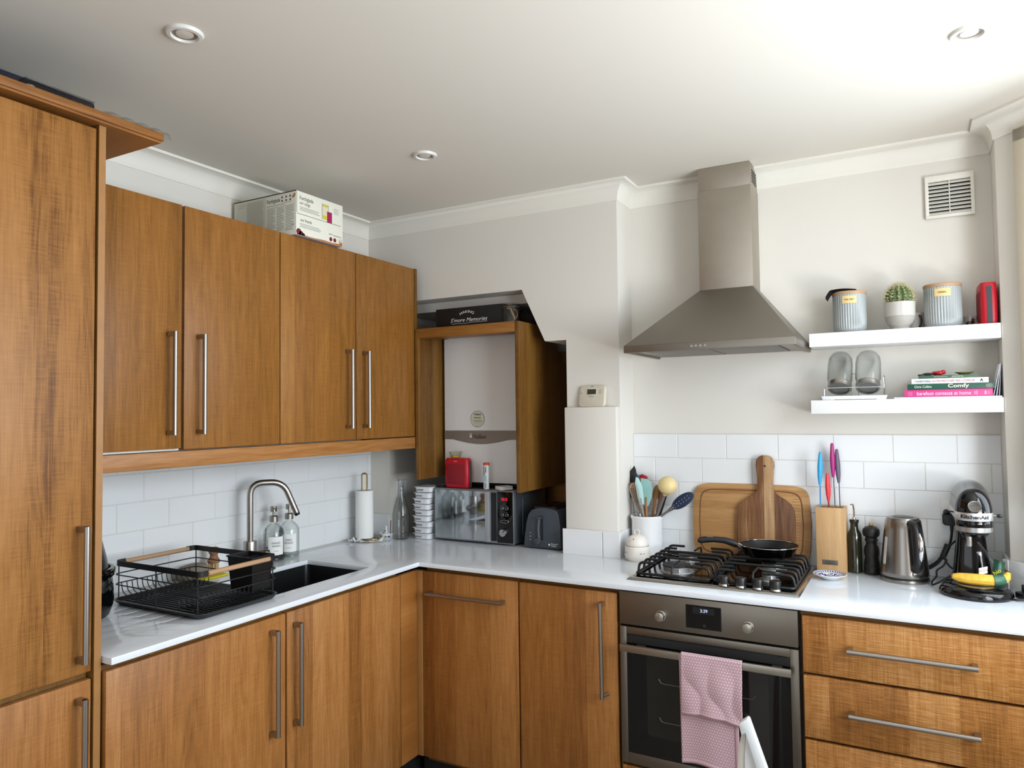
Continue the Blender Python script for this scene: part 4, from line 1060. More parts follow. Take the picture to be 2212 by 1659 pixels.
# ------------------------------------------------------------------ knife block and knives
kb0 = at(1764,1200,'y',-.105); kb1 = at(1829,1200,'y',-.105); KT = at(1795,1097,'y',-.105).z
t = thing('knife_block', 'pale bamboo knife block with coloured knives right of the hob', 'knife block', ((kb0.x+kb1.x)/2, -.062, WT))
hw = (kb1.x-kb0.x)/2; kh = KT-WT
part(t, 'front_board', MB().box(-hw,hw,-.043,-.034,0,kh), BAMB, bevel=.001)
part(t, 'back_board', MB().box(-hw,hw,.034,.043,0,kh), BAMB, bevel=.001)
part(t, 'side_board', MB().box(-hw,-hw+.009,-.0338,.0338,0,kh), BAMB); part(t, 'side_board', MB().box(hw-.009,hw,-.0338,.0338,0,kh), BAMB)
part(t, 'bristle_insert', MB().box(-hw+.0092,hw-.0092,-.0335,.0335,.01,kh-.006), BLKM)
part(t, 'name_plate', MB().box(-hw*.62,hw*.42,-.0446,-.0431,.028,.046), pm('plate_metal','6a6259',.5,.3), bevel=.0004)
text(t, 'STEWART', .0055, V((-hw*.05,-.0448,.0405)), R_, U_, pm('plate_ink','1c1814',.6), width=.034)
text(t, '& BRADLEY', .0055, V((-hw*.05,-.0448,.0335)), R_, U_, pm('plate_ink2','1c1814',.6), width=.038)
kc = t.location.copy()
for nm, lab, (u0,v0), (u1,v1), (u2,v2), hexc, yy, br in (
    ('chef_knife','knife with bright blue handle and blue blade, leftmost in the block',(1772,1092),(1771,1047),(1772,976),'2a9bd6',-.085,'3f7fb0'),
    ('paring_knife','short knife with red handle, lowest in the block',(1790,1092),(1790,1083),(1787,1022),'d5303c',-.080,'7a1f24'),
    ('bread_knife','knife with magenta handle, tallest in the block',(1803,1092),(1800,1031),(1797,957),'a02070',-.055,'8a8d92'),
    ('carving_knife','knife with dark grey-purple handle, rightmost in the block',(1814,1092),(1812,1043),(1807,970),'5c5266',-.050,'8a8d92')):
    a, b, c = at(u0,v0,'y',yy), at(u1,v1,'y',yy), at(u2,v2,'y',yy)
    k = thing(nm, lab, 'knife', (a.x, yy, KT-.10), group='knives in the bamboo block')
    ax_ = (c-b).normalized()
    part(k, 'blade', MB().tube([V((a.x,yy,KT-.09)), a, b+ax_*.004], .0036, n=8, flat=.16), pm(nm+'_blade', br, .35, .2 if br != '8a8d92' else .9), world=True)
    Lh = (c-b).length
    part(k, 'handle', MB().tube([b, b+ax_*Lh*.06, b+ax_*Lh*.25, b+ax_*Lh*.55, b+ax_*Lh*.85, b+ax_*Lh*.97, c], [.0045,.0060,.0092,.0105,.0075,.0058,.003], n=14, flat=.8), pm(nm+'_grip', hexc, .45), world=True)

# oil bottle, mill, kettle
ox = at(1847,1200,'y',-.065).x
t = thing('oil_bottle', 'dark green olive oil bottle with metal pourer beside the knife block', 'bottle', (ox, -.062, WT))
part(t, 'body', MB().lathe([(0,0),(.021,0),(.0245,.004),(.0245,.135),(.0225,.146),(.0145,.160),(.0135,.168),(.0135,.182),(.0155,.184),(.0155,.196),(0,.196)], n=32), OLIVE)
part(t, 'neck_band', MB().lathe([(.0156,.186),(.0160,.188),(.0160,.194),(.0156,.196)], n=24), BLK)
part(t, 'pourer', MB().tube(fillet([(0,0,.196),(0,0,.232),(-.002,0,.248),(-.004,0,.252),(-.012,-.002,.250)], .006), [.0045]*4+[.0032]*20 if False else .0030, n=10).lathe([(0,.196),(.008,.197),(.006,.204),(0,.206)], n=16), CHROME)
mx_ = at(1883,1200,'y',-.070).x
t = thing('pepper_mill', 'black turned pepper mill between the oil bottle and kettle', 'mill', (mx_, -.066, WT))
part(t, 'body', MB().lathe([(0,0),(.0265,0),(.0275,.003),(.0270,.026),(.0255,.029),(.0270,.033),(.0255,.045),(.0235,.056),(.0225,.062),(.0250,.070),(.0262,.084),(.0240,.098),(.0190,.108),(.0175,.116),(.0215,.122),(.0225,.126),(.0200,.1295),(.0190,.134),(.0270,.141),(.0295,.152),(.0280,.163),(.0200,.172),(.0085,.176),(0,.176)], n=36), pm('mill_black','131112',.45))
part(t, 'finial', MB().sphere((0,0,.1815), .0078, n=16, m=10), pm('brass_knob','b4935f',.45,.3))
part(t, 'emblem', MB().cyl((.001,-.0268,.014),(.001,-.0276,.014),.003,n=12), pm('mill_emblem','4a4440',.4,.5))

kx_ = at(1953,1200,'y',-.125).x
t = thing('electric_kettle', 'brushed steel electric kettle with black handle on the right worktop', 'kettle', (kx_, -.122, WT), .46)
KS = pm('kettle_steel','938e88',.27,1)
part(t, 'power_base', MB().lathe([(0,0),(.078,0),(.0795,.004),(.0785,.012),(.076,.0135),(0,.0135)], n=56), KS, smooth=40)
part(t, 'base_ring', MB().lathe([(0,.0136),(.0765,.0136),(.0765,.018),(0,.018)], n=56), BLK)
part(t, 'body', MB().lathe([(0,.0182),(.0755,.0182),(.0775,.021),(.0770,.034),(.0700,.10),(.0610,.180),(.0565,.212),(.0540,.216),(0,.216)], n=64), KS, smooth=40)
part(t, 'lid', MB().lathe([(0,.2162),(.0520,.2162),(.0500,.2215),(.030,.2235),(0,.2235)], n=48), pm('lid_steel','8f8a85',.3,1))
part(t, 'lid_inset', MB().lathe([(0,.2236),(.034,.2236),(.030,.2255),(0,.2262)], n=40), pm('lid_dark','3a3a3c',.3))
# handle points along local -y ... rotated towards the camera's right
hp_ = fillet([V((0,-.052,.205)), V((0,-.074,.203)), V((0,-.092,.186)), V((0,-.098,.13)), V((0,-.099,.068)), V((0,-.078,.052))], .022, 5)
part(t, 'handle', MB().tube(hp_, .0150, n=16, flat=.95), BLK)
part(t, 'handle_trim', MB().tube([V((.005,-.101,.182)),V((.006,-.106,.165)),V((.006,-.1085,.13)),V((.006,-.1075,.095)),V((.005,-.104,.078))], [.004,.0095,.0105,.0095,.004], n=14), CHROME)
part(t, 'water_gauge', MB().prism(rrect(.013,.098,.0062), (0,0,0), (1,0,0), (0,0,1), (0,.003,0)).xf(Matrix.Rotation(-1.45,4,'Z') @ Matrix.Translation((0,-.0698,.107)) @ Matrix.Rotation(-.113,4,'X')), pm('gauge_clear','c3c3c3',.2))
part(t, 'spout', MB().hexa([(-.018,.058,.180),(.018,.058,.180),(.014,.066,.186),(-.014,.066,.186)],[(-.022,.052,.214),(.022,.052,.214),(.010,.078,.213),(-.010,.078,.213)]), KS, bevel=.002)
part(t, 'switch', MB().box(-.010,.010,-.0815,-.074,.030,.041), pm('switch_steel','77716b',.3,1), bevel=.001)
text(t, '0', .0045, V((-.017,-.0775,.043)), R_, U_, INK); text(t, '1', .0045, V((-.017,-.0785,.029)), R_, U_, INK)

# saucer
sp_ = at(1793,1240,'z',WT+.015)
t = thing('patterned_saucer', 'small blue and white patterned saucer in front of the knife block', 'plate', (sp_.x, sp_.y-.01, WT))
part(t, 'dish', MB().lathe([(0,.002),(.024,0),(.028,.002),(.040,.010),(.056,.018),(.0575,.0195),(.056,.0205),(.040,.0135),(.026,.007),(0,.006)], n=48), CERAM)
def ring_dots():
    mb = MB(); rnd = random.Random(3)
    def q(r0, r1, a0, a1):
        def zz(r): return .0067+.0003 if r < .026 else .0075+(r-.026)*.45
        mb.add([(r0*math.cos(a0),r0*math.sin(a0),zz(r0)),(r1*math.cos(a0),r1*math.sin(a0),zz(r1)),(r1*math.cos(a1),r1*math.sin(a1),zz(r1)),(r0*math.cos(a1),r0*math.sin(a1),zz(r0))], [(0,1,2,3)])
    for i in range(40): q(.0535,.0550,2*PI*i/40,2*PI*(i+1)/40); q(.0400,.0412,2*PI*i/40,2*PI*(i+1)/40)
    for i in range(36): a = 2*PI*i/36; q(.044,.0515,a,a+.10)
    for i in range(230):
        r = rnd.uniform(.003,.037); a = rnd.uniform(0,2*PI); q(r,r+.004,a,a+.004/r)
    return mb
part(t, 'blue_pattern', ring_dots(), pm('cobalt_glaze','26327a',.2), recalc=False)

# ------------------------------------------------------------------ stand mixer
MX = 2.607
t = thing('stand_mixer', 'glossy black stand mixer with silver band in the right corner of the worktop', 'mixer', (MX, -.19, WT))
def outline(cf, cb, rf, rb, n=20):
    """stadium in plan: front centre y cf, back centre y cb"""
    pts = []
    for i in range(n+1):
        a = PI+PI*i/n; pts.append((V((0,cf,0)), V((math.cos(a), math.sin(a), 0)), rf, cf))
    for i in range(1, 6): s_ = i/6; pts.append((V((0,cf+(cb-cf)*s_,0)), V((1,0,0)), rf+(rb-rf)*s_, cf+(cb-cf)*s_))
    for i in range(n+1):
        a = PI*i/n; pts.append((V((0,cb,0)), V((math.cos(a), math.sin(a), 0)), rb, cb))
    for i in range(1, 6): s_ = 1-i/6; pts.append((V((0,cf+(cb-cf)*s_,0)), V((-1,0,0)), rf+(rb-rf)*s_, cf+(cb-cf)*s_))
    return pts
def dome(ol, z0, hfn, m_=10, pw=1.0):
    mb = MB(); n = len(ol)
    for k in range(m_+1):
        e = PI/2*k/m_
        for c, d, r, y in ol:
            p = c+d*(r*math.cos(e)**pw if k < m_ else 0); mb.v.append((p.x, p.y, z0+hfn(p.y)*math.sin(e)))
    for k in range(m_):
        for i in range(n): mb.f.append([k*n+i, k*n+(i+1)%n, (k+1)*n+(i+1)%n, (k+1)*n+i])
    mb.f.append(list(range(n-1,-1,-1))); mb.m = [0]*len(mb.f); return mb
def wall_(ol, z0, z1, g=0):
    mb = MB(); n = len(ol)
    for z in (z0, z1):
        for c, d, r, y in ol: p = c+d*(r+g); mb.v.append((p.x,p.y,z))
    for i in range(n): mb.f.append([i,(i+1)%n,n+(i+1)%n,n+i])
    mb.f += [list(range(n-1,-1,-1)), list(range(n,2*n))]; mb.m = [0]*len(mb.f); return mb
yo = .19   # local y = world y + .19
ol = outline(-.285+yo, -.105+yo, .0520, .060)
Z0 = 1.184-WT
part(t, 'head', dome(ol, Z0, lambda y: .074+.012*max(0,min(1,(y-(-.285+yo))/.12)), 12, .85), BLKG, smooth=60)
part(t, 'trim_band', wall_(ol, Z0-.026, Z0-.0003, .0006), pm('mixer_band','dcdcdc',.38,1), bevel=.0008)
text(t, 'KitchenAid', .0125, V((0, -.285+yo-.0528, Z0-.0125)), R_, U_, pm('band_text','101010',.5), wrap=.0526, bold=.035, width=.083)
part(t, 'head_lower', wall_(outline(-.285+yo,-.105+yo,.0512,.056), Z0-.046, Z0-.0262), BLKG, bevel=.001)
part(t, 'lower_ring', MB().lathe([(0,0),(.044,0),(.0515,.004),(.0520,.019),(0,.019)], (0,-.285+yo,Z0-.0655), n=48), pm('ring_silver','bdbdbd',.3,1), smooth=35)
part(t, 'planetary_hub', MB().lathe([(0,-.012),(.034,-.012),(.040,-.004),(.040,0),(0,0)], (0,-.285+yo,Z0-.0657), n=36), BLKG)
part(t, 'beater_shaft', MB().lathe([(0,-.046),(.0075,-.046),(.008,-.044),(.008,-.012),(0,-.012)], (-.015,-.29+yo,Z0-.0657), n=20), STEEL)
part(t, 'attachment_cap', MB().lathe([(0,0),(.019,0),(.0195,.004),(.017,.010),(0,.011)], n=36).xf(Matrix.Translation((0,-.331+yo,Z0+.0215)) @ Matrix.Rotation(PI/2+.18,4,'X')), CHROME)
part(t, 'cap_label', bars([(-.012,.012,.0,.0035)], V((0,-.3427+yo,Z0+.022)), R_, U_), pm('cap_grey','6a6a6a',.4,.8), recalc=False)
part(t, 'lock_lever', MB().tube([V((.050,-.275+yo,Z0-.012)),V((.066,-.278+yo,Z0-.012))], .0028, n=8), STEEL)
part(t, 'lever_knob', MB().sphere((.070,-.278+yo,Z0-.012), .0062, sc=(1.5,1,1)), BLK)
part(t, 'speed_lever', MB().tube([V((-.052,-.24+yo,Z0-.010)),V((-.072,-.243+yo,Z0-.008))], .0025, n=8).sphere((-.075,-.243+yo,Z0-.008), .006), BLK)
# column
def sect(y0, y1, w, z, n=24):
    r = []
    cy_, hy = (y0+y1)/2, (y1-y0)/2
    for i in range(n):
        a = 2*PI*i/n; c, s_ = math.cos(a), math.sin(a)
        r.append((w*math.copysign(abs(c)**.6, c), cy_+hy*math.copysign(abs(s_)**.6, s_), z))
    return r
mb = MB(); n = 24; secs = [(-.155,-.03,.060,.030),(-.150,-.03,.0565,.05),(-.140,-.035,.052,.085),(-.135,-.04,.047,.125),(-.135,-.045,.043,.165),(-.14,-.045,.042,.200),(-.15,-.045,.046,.232)]
for a, b_, w, z in secs: mb.v += sect(a+yo, b_+yo, w, z, n)
for k in range(len(secs)-1):
    for i in range(n): mb.f.append([k*n+i, k*n+(i+1)%n, (k+1)*n+(i+1)%n, (k+1)*n+i])
mb.f += [list(range(n-1,-1,-1)), list(range((len(secs)-1)*n, len(secs)*n))]; mb.m = [0]*len(mb.f)
part(t, 'column', mb, BLKG, smooth=60)
def base_ol(g=0): return outline(-.252+yo, -.115+yo, .104-g, .083-g)
mb = MB(); o_ = base_ol(); n = len(o_); lv = [(0.003,0),(0,.004),(0,.012),(.006,.022),(.018,.029),(.040,.033)]
for g, z in lv:
    for c, d, r, y in o_: p = c+d*(r-g); mb.v.append((p.x,p.y,z))
for k in range(len(lv)-1):
    for i in range(n): mb.f.append([k*n+i,k*n+(i+1)%n,(k+1)*n+(i+1)%n,(k+1)*n+i])
mb.f += [list(range(n-1,-1,-1)), list(range((len(lv)-1)*n,len(lv)*n))]; mb.m = [0]*len(mb.f)
part(t, 'base', mb, BLKG, smooth=60)
part(t, 'bowl_plate', MB().lathe([(0,.0335),(.056,.0335),(.057,.037),(.050,.0385),(.046,.036),(0,.036)], (0,-.268+yo,0), n=48), STEEL)

# banana on the mixer foot, with its wrapper
t = thing('banana', 'ripe yellow banana with a green band lying on the mixer foot', 'banana', (2.62, -.268, WT+.038))
bp_ = [V((-.080,-.006,.020)),V((-.076,-.006,.020)),V((-.060,-.008,.019)),V((-.030,-.010,.0175)),V((.010,-.010,.017)),V((.042,-.006,.0175)),V((.060,.004,.019)),V((.072,.016,.026)),V((.078,.026,.038)),V((.070,.032,.047)),V((.062,.034,.054))]
part(t, 'fruit', MB().tube(bp_[:9], [.004,.009,.0145,.0175,.0182,.0178,.0160,.0125,.0070], n=10), pm('banana_skin','e2b440',.5,var=.30,vscale=90), smooth=25)
part(t, 'stem', MB().tube(bp_[8:], [.0062,.0045,.0055], n=8), pm('banana_stem','4a3016',.7))
spot = MB(); rnd = random.Random(5)
for i in range(46):
    x = rnd.uniform(-.06,.035); a = rnd.uniform(-2.6,-.5)
    yy, zz = -.010+.0176*math.cos(a*.0+a), .018-.0176*math.sin(a)*.0
    c_ = V((x, -.0095-.0166*math.sin(-a)*1.0, .0175+.0166*math.cos(a))); 
    spot.add([c_+V((0,-.0008,0)), c_+V((rnd.uniform(.001,.004),-.0008,0)), c_+V((rnd.uniform(.001,.003),-.0008,rnd.uniform(.0006,.0012)))], [(0,1,2)])
part(t, 'brown_fleck', spot, pm('banana_fleck','5d3c17',.8), kind='stuff', recalc=False)
part(t, 'green_band', MB().tube([V((.034,-.0085,.0175)),V((.048,-.0055,.018)),V((.062,.001,.0208))], [.0190,.0188,.0176], n=20), pm('green_label','2e5c48',.35))
t = thing('produce_bag', 'crumpled green and clear produce bag standing above the banana', 'bag', (2.665, -.248, WT+.066))
GB = pm('green_film','1e4634',.3)
part(t, 'green_panel', MB().grid(lambda u, v: (-.018+u*.030+v*.014, -.012*math.sin(u*PI)-.02*(1-v)+.004*math.sin(v*9), -.006+v*.060-.008*u), 12, 14), GB, recalc=False)
text(t, 'bio', .013, V((.0, -.026, .018)), V((.8,0,.6)), V((-.6,0,.8)), YEL, name='print')
SLV = glass('cloudy_film', (.66,.67,.68), 2.2, .3)
part(t, 'clear_sleeve', MB().grid(lambda u, v: (-.050*v-.004*math.sin(u*8)+.006, .01+.012*math.sin(u*PI)+.02*v, .040+.060*v-u*.030*(1-v*.9)), 10, 16), SLV, recalc=False)
part(t, 'clear_sleeve_tail', MB().grid(lambda u, v: (.012+.075*v, -.012+.01*math.sin(v*5)+.03*v, .045-.052*v-u*.045*(1-v)), 8, 12), SLV, recalc=False)
part(t, 'white_corner', MB().grid(lambda u, v: (-.048+u*.024, -.010+.004*math.sin(v*6), .000+v*.022+u*.008), 6, 6), WHTP, recalc=False)

# plug lying at the right edge, sockets, cables
BK2 = pm('cable_black','0c0c0d',.45)
pr_ = V((2.742,-.245,0))
t = thing('power_plug', 'black three-pin plug lying on the worktop at the right edge', 'plug', (pr_.x, pr_.y, WT), .5)
part(t, 'body', MB().prism(rrect(.046,.050,.012), (0,0,.002), (1,0,0), (0,1,0), (0,0,.017)), BK2, bevel=.002)
for x, y, h_ in ((-.010,-.008,.018),(.010,-.008,.018),(0,.013,.023)):
    part(t, 'pin', MB().box(x-.003,x+.003,y-.002,y+.002,.0192,.019+h_), BLK)
part(t, 'cable', MB().tube([V((0,-.024,.010)),V((-.02,-.04,.008)),V((-.05,-.03,.005)),V((-.07,0,.005)),V((-.06,.05,.005))], .0035, n=8), BK2)
def plate(name, lab, M_, w=.082, h=.086, d=.009):
    o = thing(name, lab, 'socket', M_.to_translation(), rot=M_.to_euler(), group='power sockets')
    part(o, 'faceplate', MB().box(-w/2,w/2,-d,0,-h/2,h/2), WHT, bevel=.002)
    part(o, 'pin_hole', MB().box(-.0045,.0045,-d-.0004,-d+.0001,.006,.0095), BLKM)
    for x in (-.011,.011): part(o, 'pin_hole', MB().box(x-.0035,x+.0035,-d-.0004,-d+.0001,-.012,-.0085), BLKM)
    return o
plate('wall_socket', 'white wall socket on the tiles behind the mixer', Matrix.Translation((2.563,-.0105,1.144)))
plate('wall_socket', 'white wall socket on the alcove side behind the glass carafe', Matrix.Translation((.1305,-.075,1.137)) @ Matrix.Rotation(PI/2,4,'Z'))
def px(u, v, y): return at(u, v, 'y', y)
t = thing('plugged_cable', 'black plug and cable hanging from the socket behind the mixer', 'cable', (2.55, -.03, 1.12))
part(t, 'plug', MB().prism(rrect(.046,.046,.012), (2.549,-.021,1.122), (1,0,0), (0,0,1), (0,-.022,0)), BK2, world=True, bevel=.003)
part(t, 'plug_grip', MB().cyl(px(2038,1107,-.05),px(2050,1108,-.045),.008,.007,n=14), BK2, world=True, bevel=.002)
part(t, 'cable', MB().tube(smooth([px(2056,1128,-.035),px(2056,1150,-.035),px(2052,1175,-.035),px(2044,1190,-.04)]), .0040, n=8), BK2, world=True)
part(t, 'strain_relief', MB().cyl(px(2056,1126,-.034),px(2056,1150,-.035),.007,.0045,n=12), BK2, world=True)
part(t, 'tied_cable', MB().cyl(px(2048,1176,-.05),px(2035,1207,-.055),.0105,.0095,n=14), BK2, world=True, bevel=.002)
cb = smooth([px(2035,1205,-.055),px(2024,1218,-.055),px(2008,1228,-.055),px(1990,1234,-.055)])
part(t, 'cable', MB().tube(cb, .0042, n=8), BK2, world=True)
part(t, 'cable', MB().tube([p+V((0,0,.009)) for p in cb], .0035, n=8), BK2, world=True)
t = thing('mixer_cable', 'black mixer cable looping over the worktop beside the kettle', 'cable', (2.50, -.08, WT))
part(t, 'cable', MB().tube(smooth([px(2064,1168,-.06),px(2050,1182,-.06),px(2041,1205,-.07),px(2052,1224,-.08),px(2068,1233,-.10),px(2076,1234,-.11)]), .0032, n=8), BK2, world=True)
part(t, 'loop', MB().tube(smooth([px(2045,1208,-.07),px(2038,1222,-.08),px(2024,1232,-.10),V((2.500,-.12,WT+.022)),V((2.487,-.145,WT+.010)),V((2.486,-.185,WT+.006)),V((2.502,-.205,WT+.018)),V((2.540,-.17,WT+.036)),V((2.556,-.16,WT+.040))]), .0032, n=8), BK2, world=True)

# ------------------------------------------------------------------ shelf things
def canister(x, y, r, h, label, word, extra=None):
    t = thing('canister', label, 'canister', (x, y, ZA+.0003), cd_(V((x,y,0)))+PI/2, group='ribbed canisters')
    part(t, 'body', MB().lathe([(0,0),(r*.80,0),(r*.92,.005),(r*.985,.016),(r,.032),(r,h*.76),(r,h-.012),(r*.95,h-.012),(0,h-.012)], n=160, flute=(.012,h*.77,40,.045)), CANI, smooth=50)
    part(t, 'lid', MB().lathe([(0,h-.0118),(r*1.02,h-.0118),(r*1.03,h-.009),(r*1.03,h-.002),(r*1.0,h),(0,h)], n=48), HWOOD)
    part(t, 'sticker', MB().grid(lambda u, v: ((r+.0006)*math.sin((u-.5)*.86), -(r+.0006)*math.cos((u-.5)*.86), h-.047+v*.028), 14, 1), STICK, recalc=False)
    text(t, word, .0062, V((0,-r,h-.033)), R_, U_, INK, wrap=r, depth=.0012, shear=.1, width=.032 if len(word)>6 else .026)
    return t
canister(2.249, -.088, .0575, .153, 'blue-grey ribbed canister marked earl grey, left on the upper shelf', 'EARL GREY')
canister(2.549, -.088, .0585, .153, 'blue-grey ribbed canister marked herbal, beside the red speaker', 'HERBAL')
t = thing('black_pouch', 'flat black pouch lying on the lid of the earl grey canister', 'pouch', (2.235, -.088, ZA+.1545))
part(t, 'pouch', MB().grid(lambda u, v: (-.064+u*.105, -.042+v*.080, .004+.006*math.sin(u*PI)-(.022*((.16-u)/.16)**1.3 if u < .16 else 0)), 20, 6), BLKM, recalc=False)
part(t, 'underside', MB().grid(lambda u, v: (-.064+u*.105, -.042+v*.080, .0005-(.024*((.16-u)/.16)**1.3 if u < .16 else 0)), 20, 6), BLKM, recalc=False)

t = thing('cactus_pot', 'round spiny green cactus in a two-tone grey ceramic pot on the upper shelf', 'plant', (2.414, -.105, ZA+.0003))
part(t, 'pot', MB().lathe([(0,0),(.030,0),(.0305,.010),(.040,.022),(.0475,.036),(.0495,.050),(.0505,.098),(.0480,.098),(.046,.06),(0,.06)], n=48), pm('pot_bare','a09c95',.7))
part(t, 'glaze', MB().lathe([(.0498,.048),(.0503,.050),(.0512,.0985),(.0478,.0988)], n=48), pm('pot_glaze','bcb9b2',.12), recalc=True)
part(t, 'soil', MB().lathe([(0,.090),(.0475,.090)], n=24), pm('soil','3a2d22',.95), recalc=False)
cc = V((0,0,.118)); cr = .0445
part(t, 'cactus_body', MB().grid(lambda u, v: ((lambda a, e: (cc.x+cr*(1+.10*abs(math.cos(a*7))-.05)*math.cos(e), 0, 0))(0,0)), 1, 1) if False else
    (lambda: (lambda mb: mb)(MB().grid(lambda u, v: (lambda a, e, k: (cc.x+cr*k*math.cos(e)*math.cos(a), cc.y+cr*k*math.cos(e)*math.sin(a), cc.z+cr*.98*math.sin(e)))(2*PI*u, -.9+(.9+PI/2)*v, 1-.11*(1-abs(math.sin(2*PI*u*7)))*1.0), 168, 22)))(), pm('cactus_green','3f5a2c',.6,var=.3,vscale=40), smooth=80)
mb = MB(); rnd = random.Random(2); ar = MB()
for k in range(14):
    a = 2*PI*(k+.5)/14
    for j in range(8):
        e = -.55+j*.26
        d = V((math.cos(e)*math.cos(a), math.cos(e)*math.sin(a), math.sin(e))); p = cc+d*cr*1.0
        ar.sphere(p, .0018, n=6, m=4)
        for q in range(13):
            dd = (d*rnd.uniform(.25,1)+V((rnd.gauss(0,.6),rnd.gauss(0,.6),rnd.gauss(0,.6)))).normalized()
            if dd.dot(d) < .05: continue
            mb.cyl(p, p+dd*rnd.uniform(.010,.019), .00048, .00012, n=3, caps=False)
part(t, 'spines', mb, pm('spine_straw','c9bd92',.7), kind='stuff'); part(t, 'areoles', ar, pm('areole','d8cfae',.9), kind='stuff')

t = thing('mug', 'white mug with a dark handle standing behind the cactus pot', 'mug', (2.464, -.034, ZA+.0003))
part(t, 'cup', MB().lathe([(0,0),(.026,0),(.0285,.004),(.0285,.064),(.0265,.064),(.0265,.006),(0,.005)], n=32), pm('mug_white','cfc9c2',.3))
part(t, 'handle', MB().tube([V((.0275,-.002,.052)),V((.036,-.003,.050)),V((.041,-.003,.034)),V((.036,-.003,.016)),V((.0275,-.002,.012))], .0038, n=10).xf(Matrix.Rotation(-1.05,4,'Z')), pm('mug_handle','2a1e22',.3))
t = thing('glass_pot', 'small glass pot with dark and red contents beside the red speaker', 'jar', (2.632, -.045, ZA+.0003))
part(t, 'bowl', MB().lathe([(0,0),(.015,0),(.019,.008),(.0195,.030),(.0215,.040),(.0200,.040),(.018,.030),(.0175,.008),(0,.003)], n=32), GLSG)
part(t, 'contents', MB().sphere((-.004,-.004,.012), .010).sphere((.006,.002,.018), .007), pm('dark_contents','2a2c26',.6)); part(t, 'red_sweet', MB().sphere((.008,-.006,.026), .0055), pm('red_sweet','8c1018',.4))

def speaker(name, lab, loc, w, d, h, rz):
    """front grille faces local -y"""
    t = thing(name, lab, 'speaker', loc, rz, group='red portable speakers')
    o_ = MB(); secs = [(0,.92),(.012,.98),(h*.5,1.0),(h-.010,.97),(h,.88)]
    for z, k in secs: o_.v += [(x*k, y*k, z) for x, y in rrect(w, d, d*.32, 6)]
    n = 28
    for k in range(len(secs)-1):
        for i in range(n): o_.f.append([k*n+i,k*n+(i+1)%n,(k+1)*n+(i+1)%n,(k+1)*n+i])
    o_.f += [list(range(n-1,-1,-1)), list(range((len(secs)-1)*n,len(secs)*n))]; o_.m = [0]*len(o_.f)
    part(t, 'case', o_, RED, smooth=50)
    g = part(t, 'grille', MB().prism(rrect(w*.74, h*.70, .012, cy=h*.46), (0,-d/2-.0006,0), (1,0,0), (0,0,1), (0,.001,0)), REDD, bevel=.0005)
    dots = MB()
    for i in range(20):
        for j in range(22):
            x = -w*.34+i*w*.68/19+(.0017 if j%2 else 0); z = h*.46-h*.32+j*h*.64/21
            if abs(x) < w*.35: dots.add([(x-.0007,-d/2-.0008,z),(x+.0007,-d/2-.0008,z),(x,-d/2-.0008,z+.0013)], [(0,1,2)])
    part(t, 'grille_holes', dots, pm('hole_dark_red','4c0610',.8), kind='stuff', recalc=False)
    text(t, 'BOSE', .0042, (0,-d/2-.0008,h*.90), R_, U_, pm('speaker_logo','d8c8c8',.4), shear=.3, width=.020)
    part(t, 'side_strip', MB().box(w/2-.0002,w/2+.0010,-.0075,.0075,h*.02,h*.90), DGRY)
    part(t, 'side_strip', MB().box(-w/2-.0010,-w/2+.0002,-.0075,.0075,h*.02,h*.90), DGRY)
    return t
speaker('portable_speaker', 'red portable speaker standing side-on at the right end of the upper shelf', (2.6795, -.088, ZA+.0003), .122, .050, .142, -PI/2+.05)

# jars in their stand on the lower shelf
t = thing('drip_tray', 'white drip tray with wire stand under the two glass jars', 'tray', (2.258, -.088, ZB+.0003))
part(t, 'tray', MB().hexa([(-.104,-.062,0),(.104,-.062,0),(.104,.062,0),(-.104,.062,0)],[(-.109,-.067,.0145),(.109,-.067,.0145),(.109,.067,.0145),(-.109,.067,.0145)]), pm('tray_white','e6ebf2',.35), bevel=.001)
part(t, 'tray_slot', MB().box(-.065,.075,-.0626,-.0618,.0003,.0022), BLKM)
part(t, 'wire_rail', MB().tube(fillet([(-.098,-.058,.013),(-.098,-.058,.045),(.099,-.058,.045),(.099,-.058,.013)], .008), .0013, n=8), CHROME)
part(t, 'wire_rail', MB().tube(fillet([(.099,-.056,.013),(.099,-.048,.085),(.099,.020,.090),(.099,.045,.013)], .008), .0013, n=8), CHROME)
part(t, 'wire_rail', MB().tube(fillet([(-.012,.03,.013),(-.012,.02,.098),(.004,.018,.098),(.012,.03,.013)], .008), .0013, n=8), STEEL)
def sprout(x, lab):
    t = thing('sprouting_jar', lab, 'jar', (x, -.108, ZB+.054), rot=(-.62,0,0), group='glass jars leaning in the drip tray stand')
    r = .0435
    part(t, 'glass_body', MB().lathe([(.036,-.012),(.0365,.004),(r*.9,.014),(r,.030),(r,.100),(r*.95,.122),(r*.78,.138),(r*.5,.144),(0,.145),(0,.142),(r*.48,.141),(r*.74,.135),(r*.90,.120),(r*.955,.100),(r*.955,.031),(r*.86,.016),(.034,.004),(.0335,-.012)], n=48), GLSG)
    part(t, 'lid_band', MB().lathe([(.0385,-.014),(.0408,-.014),(.0412,-.010),(.0403,-.008),(.0412,-.005),(.0403,-.002),(.0412,.001),(.0408,.004),(.0385,.004)], n=48), STEEL)
    part(t, 'mesh_disc', MB().lathe([(0,-.0115),(.0385,-.0115),(.0385,-.0105),(0,-.0105)], n=40), pm('lid_mesh','8c8c88',.45,.9,bump=.8,bscale=1500))
    part(t, 'lid_lip', MB().lathe([(.034,-.0146),(.0385,-.0150),(.0385,-.0116),(.034,-.0120)], n=40), STEEL)
    return t
sprout(2.209, 'leaning glass jar with mesh lid, left in the drip tray')
sprout(2.304, 'leaning glass jar with mesh lid, right in the drip tray, nearer the books')

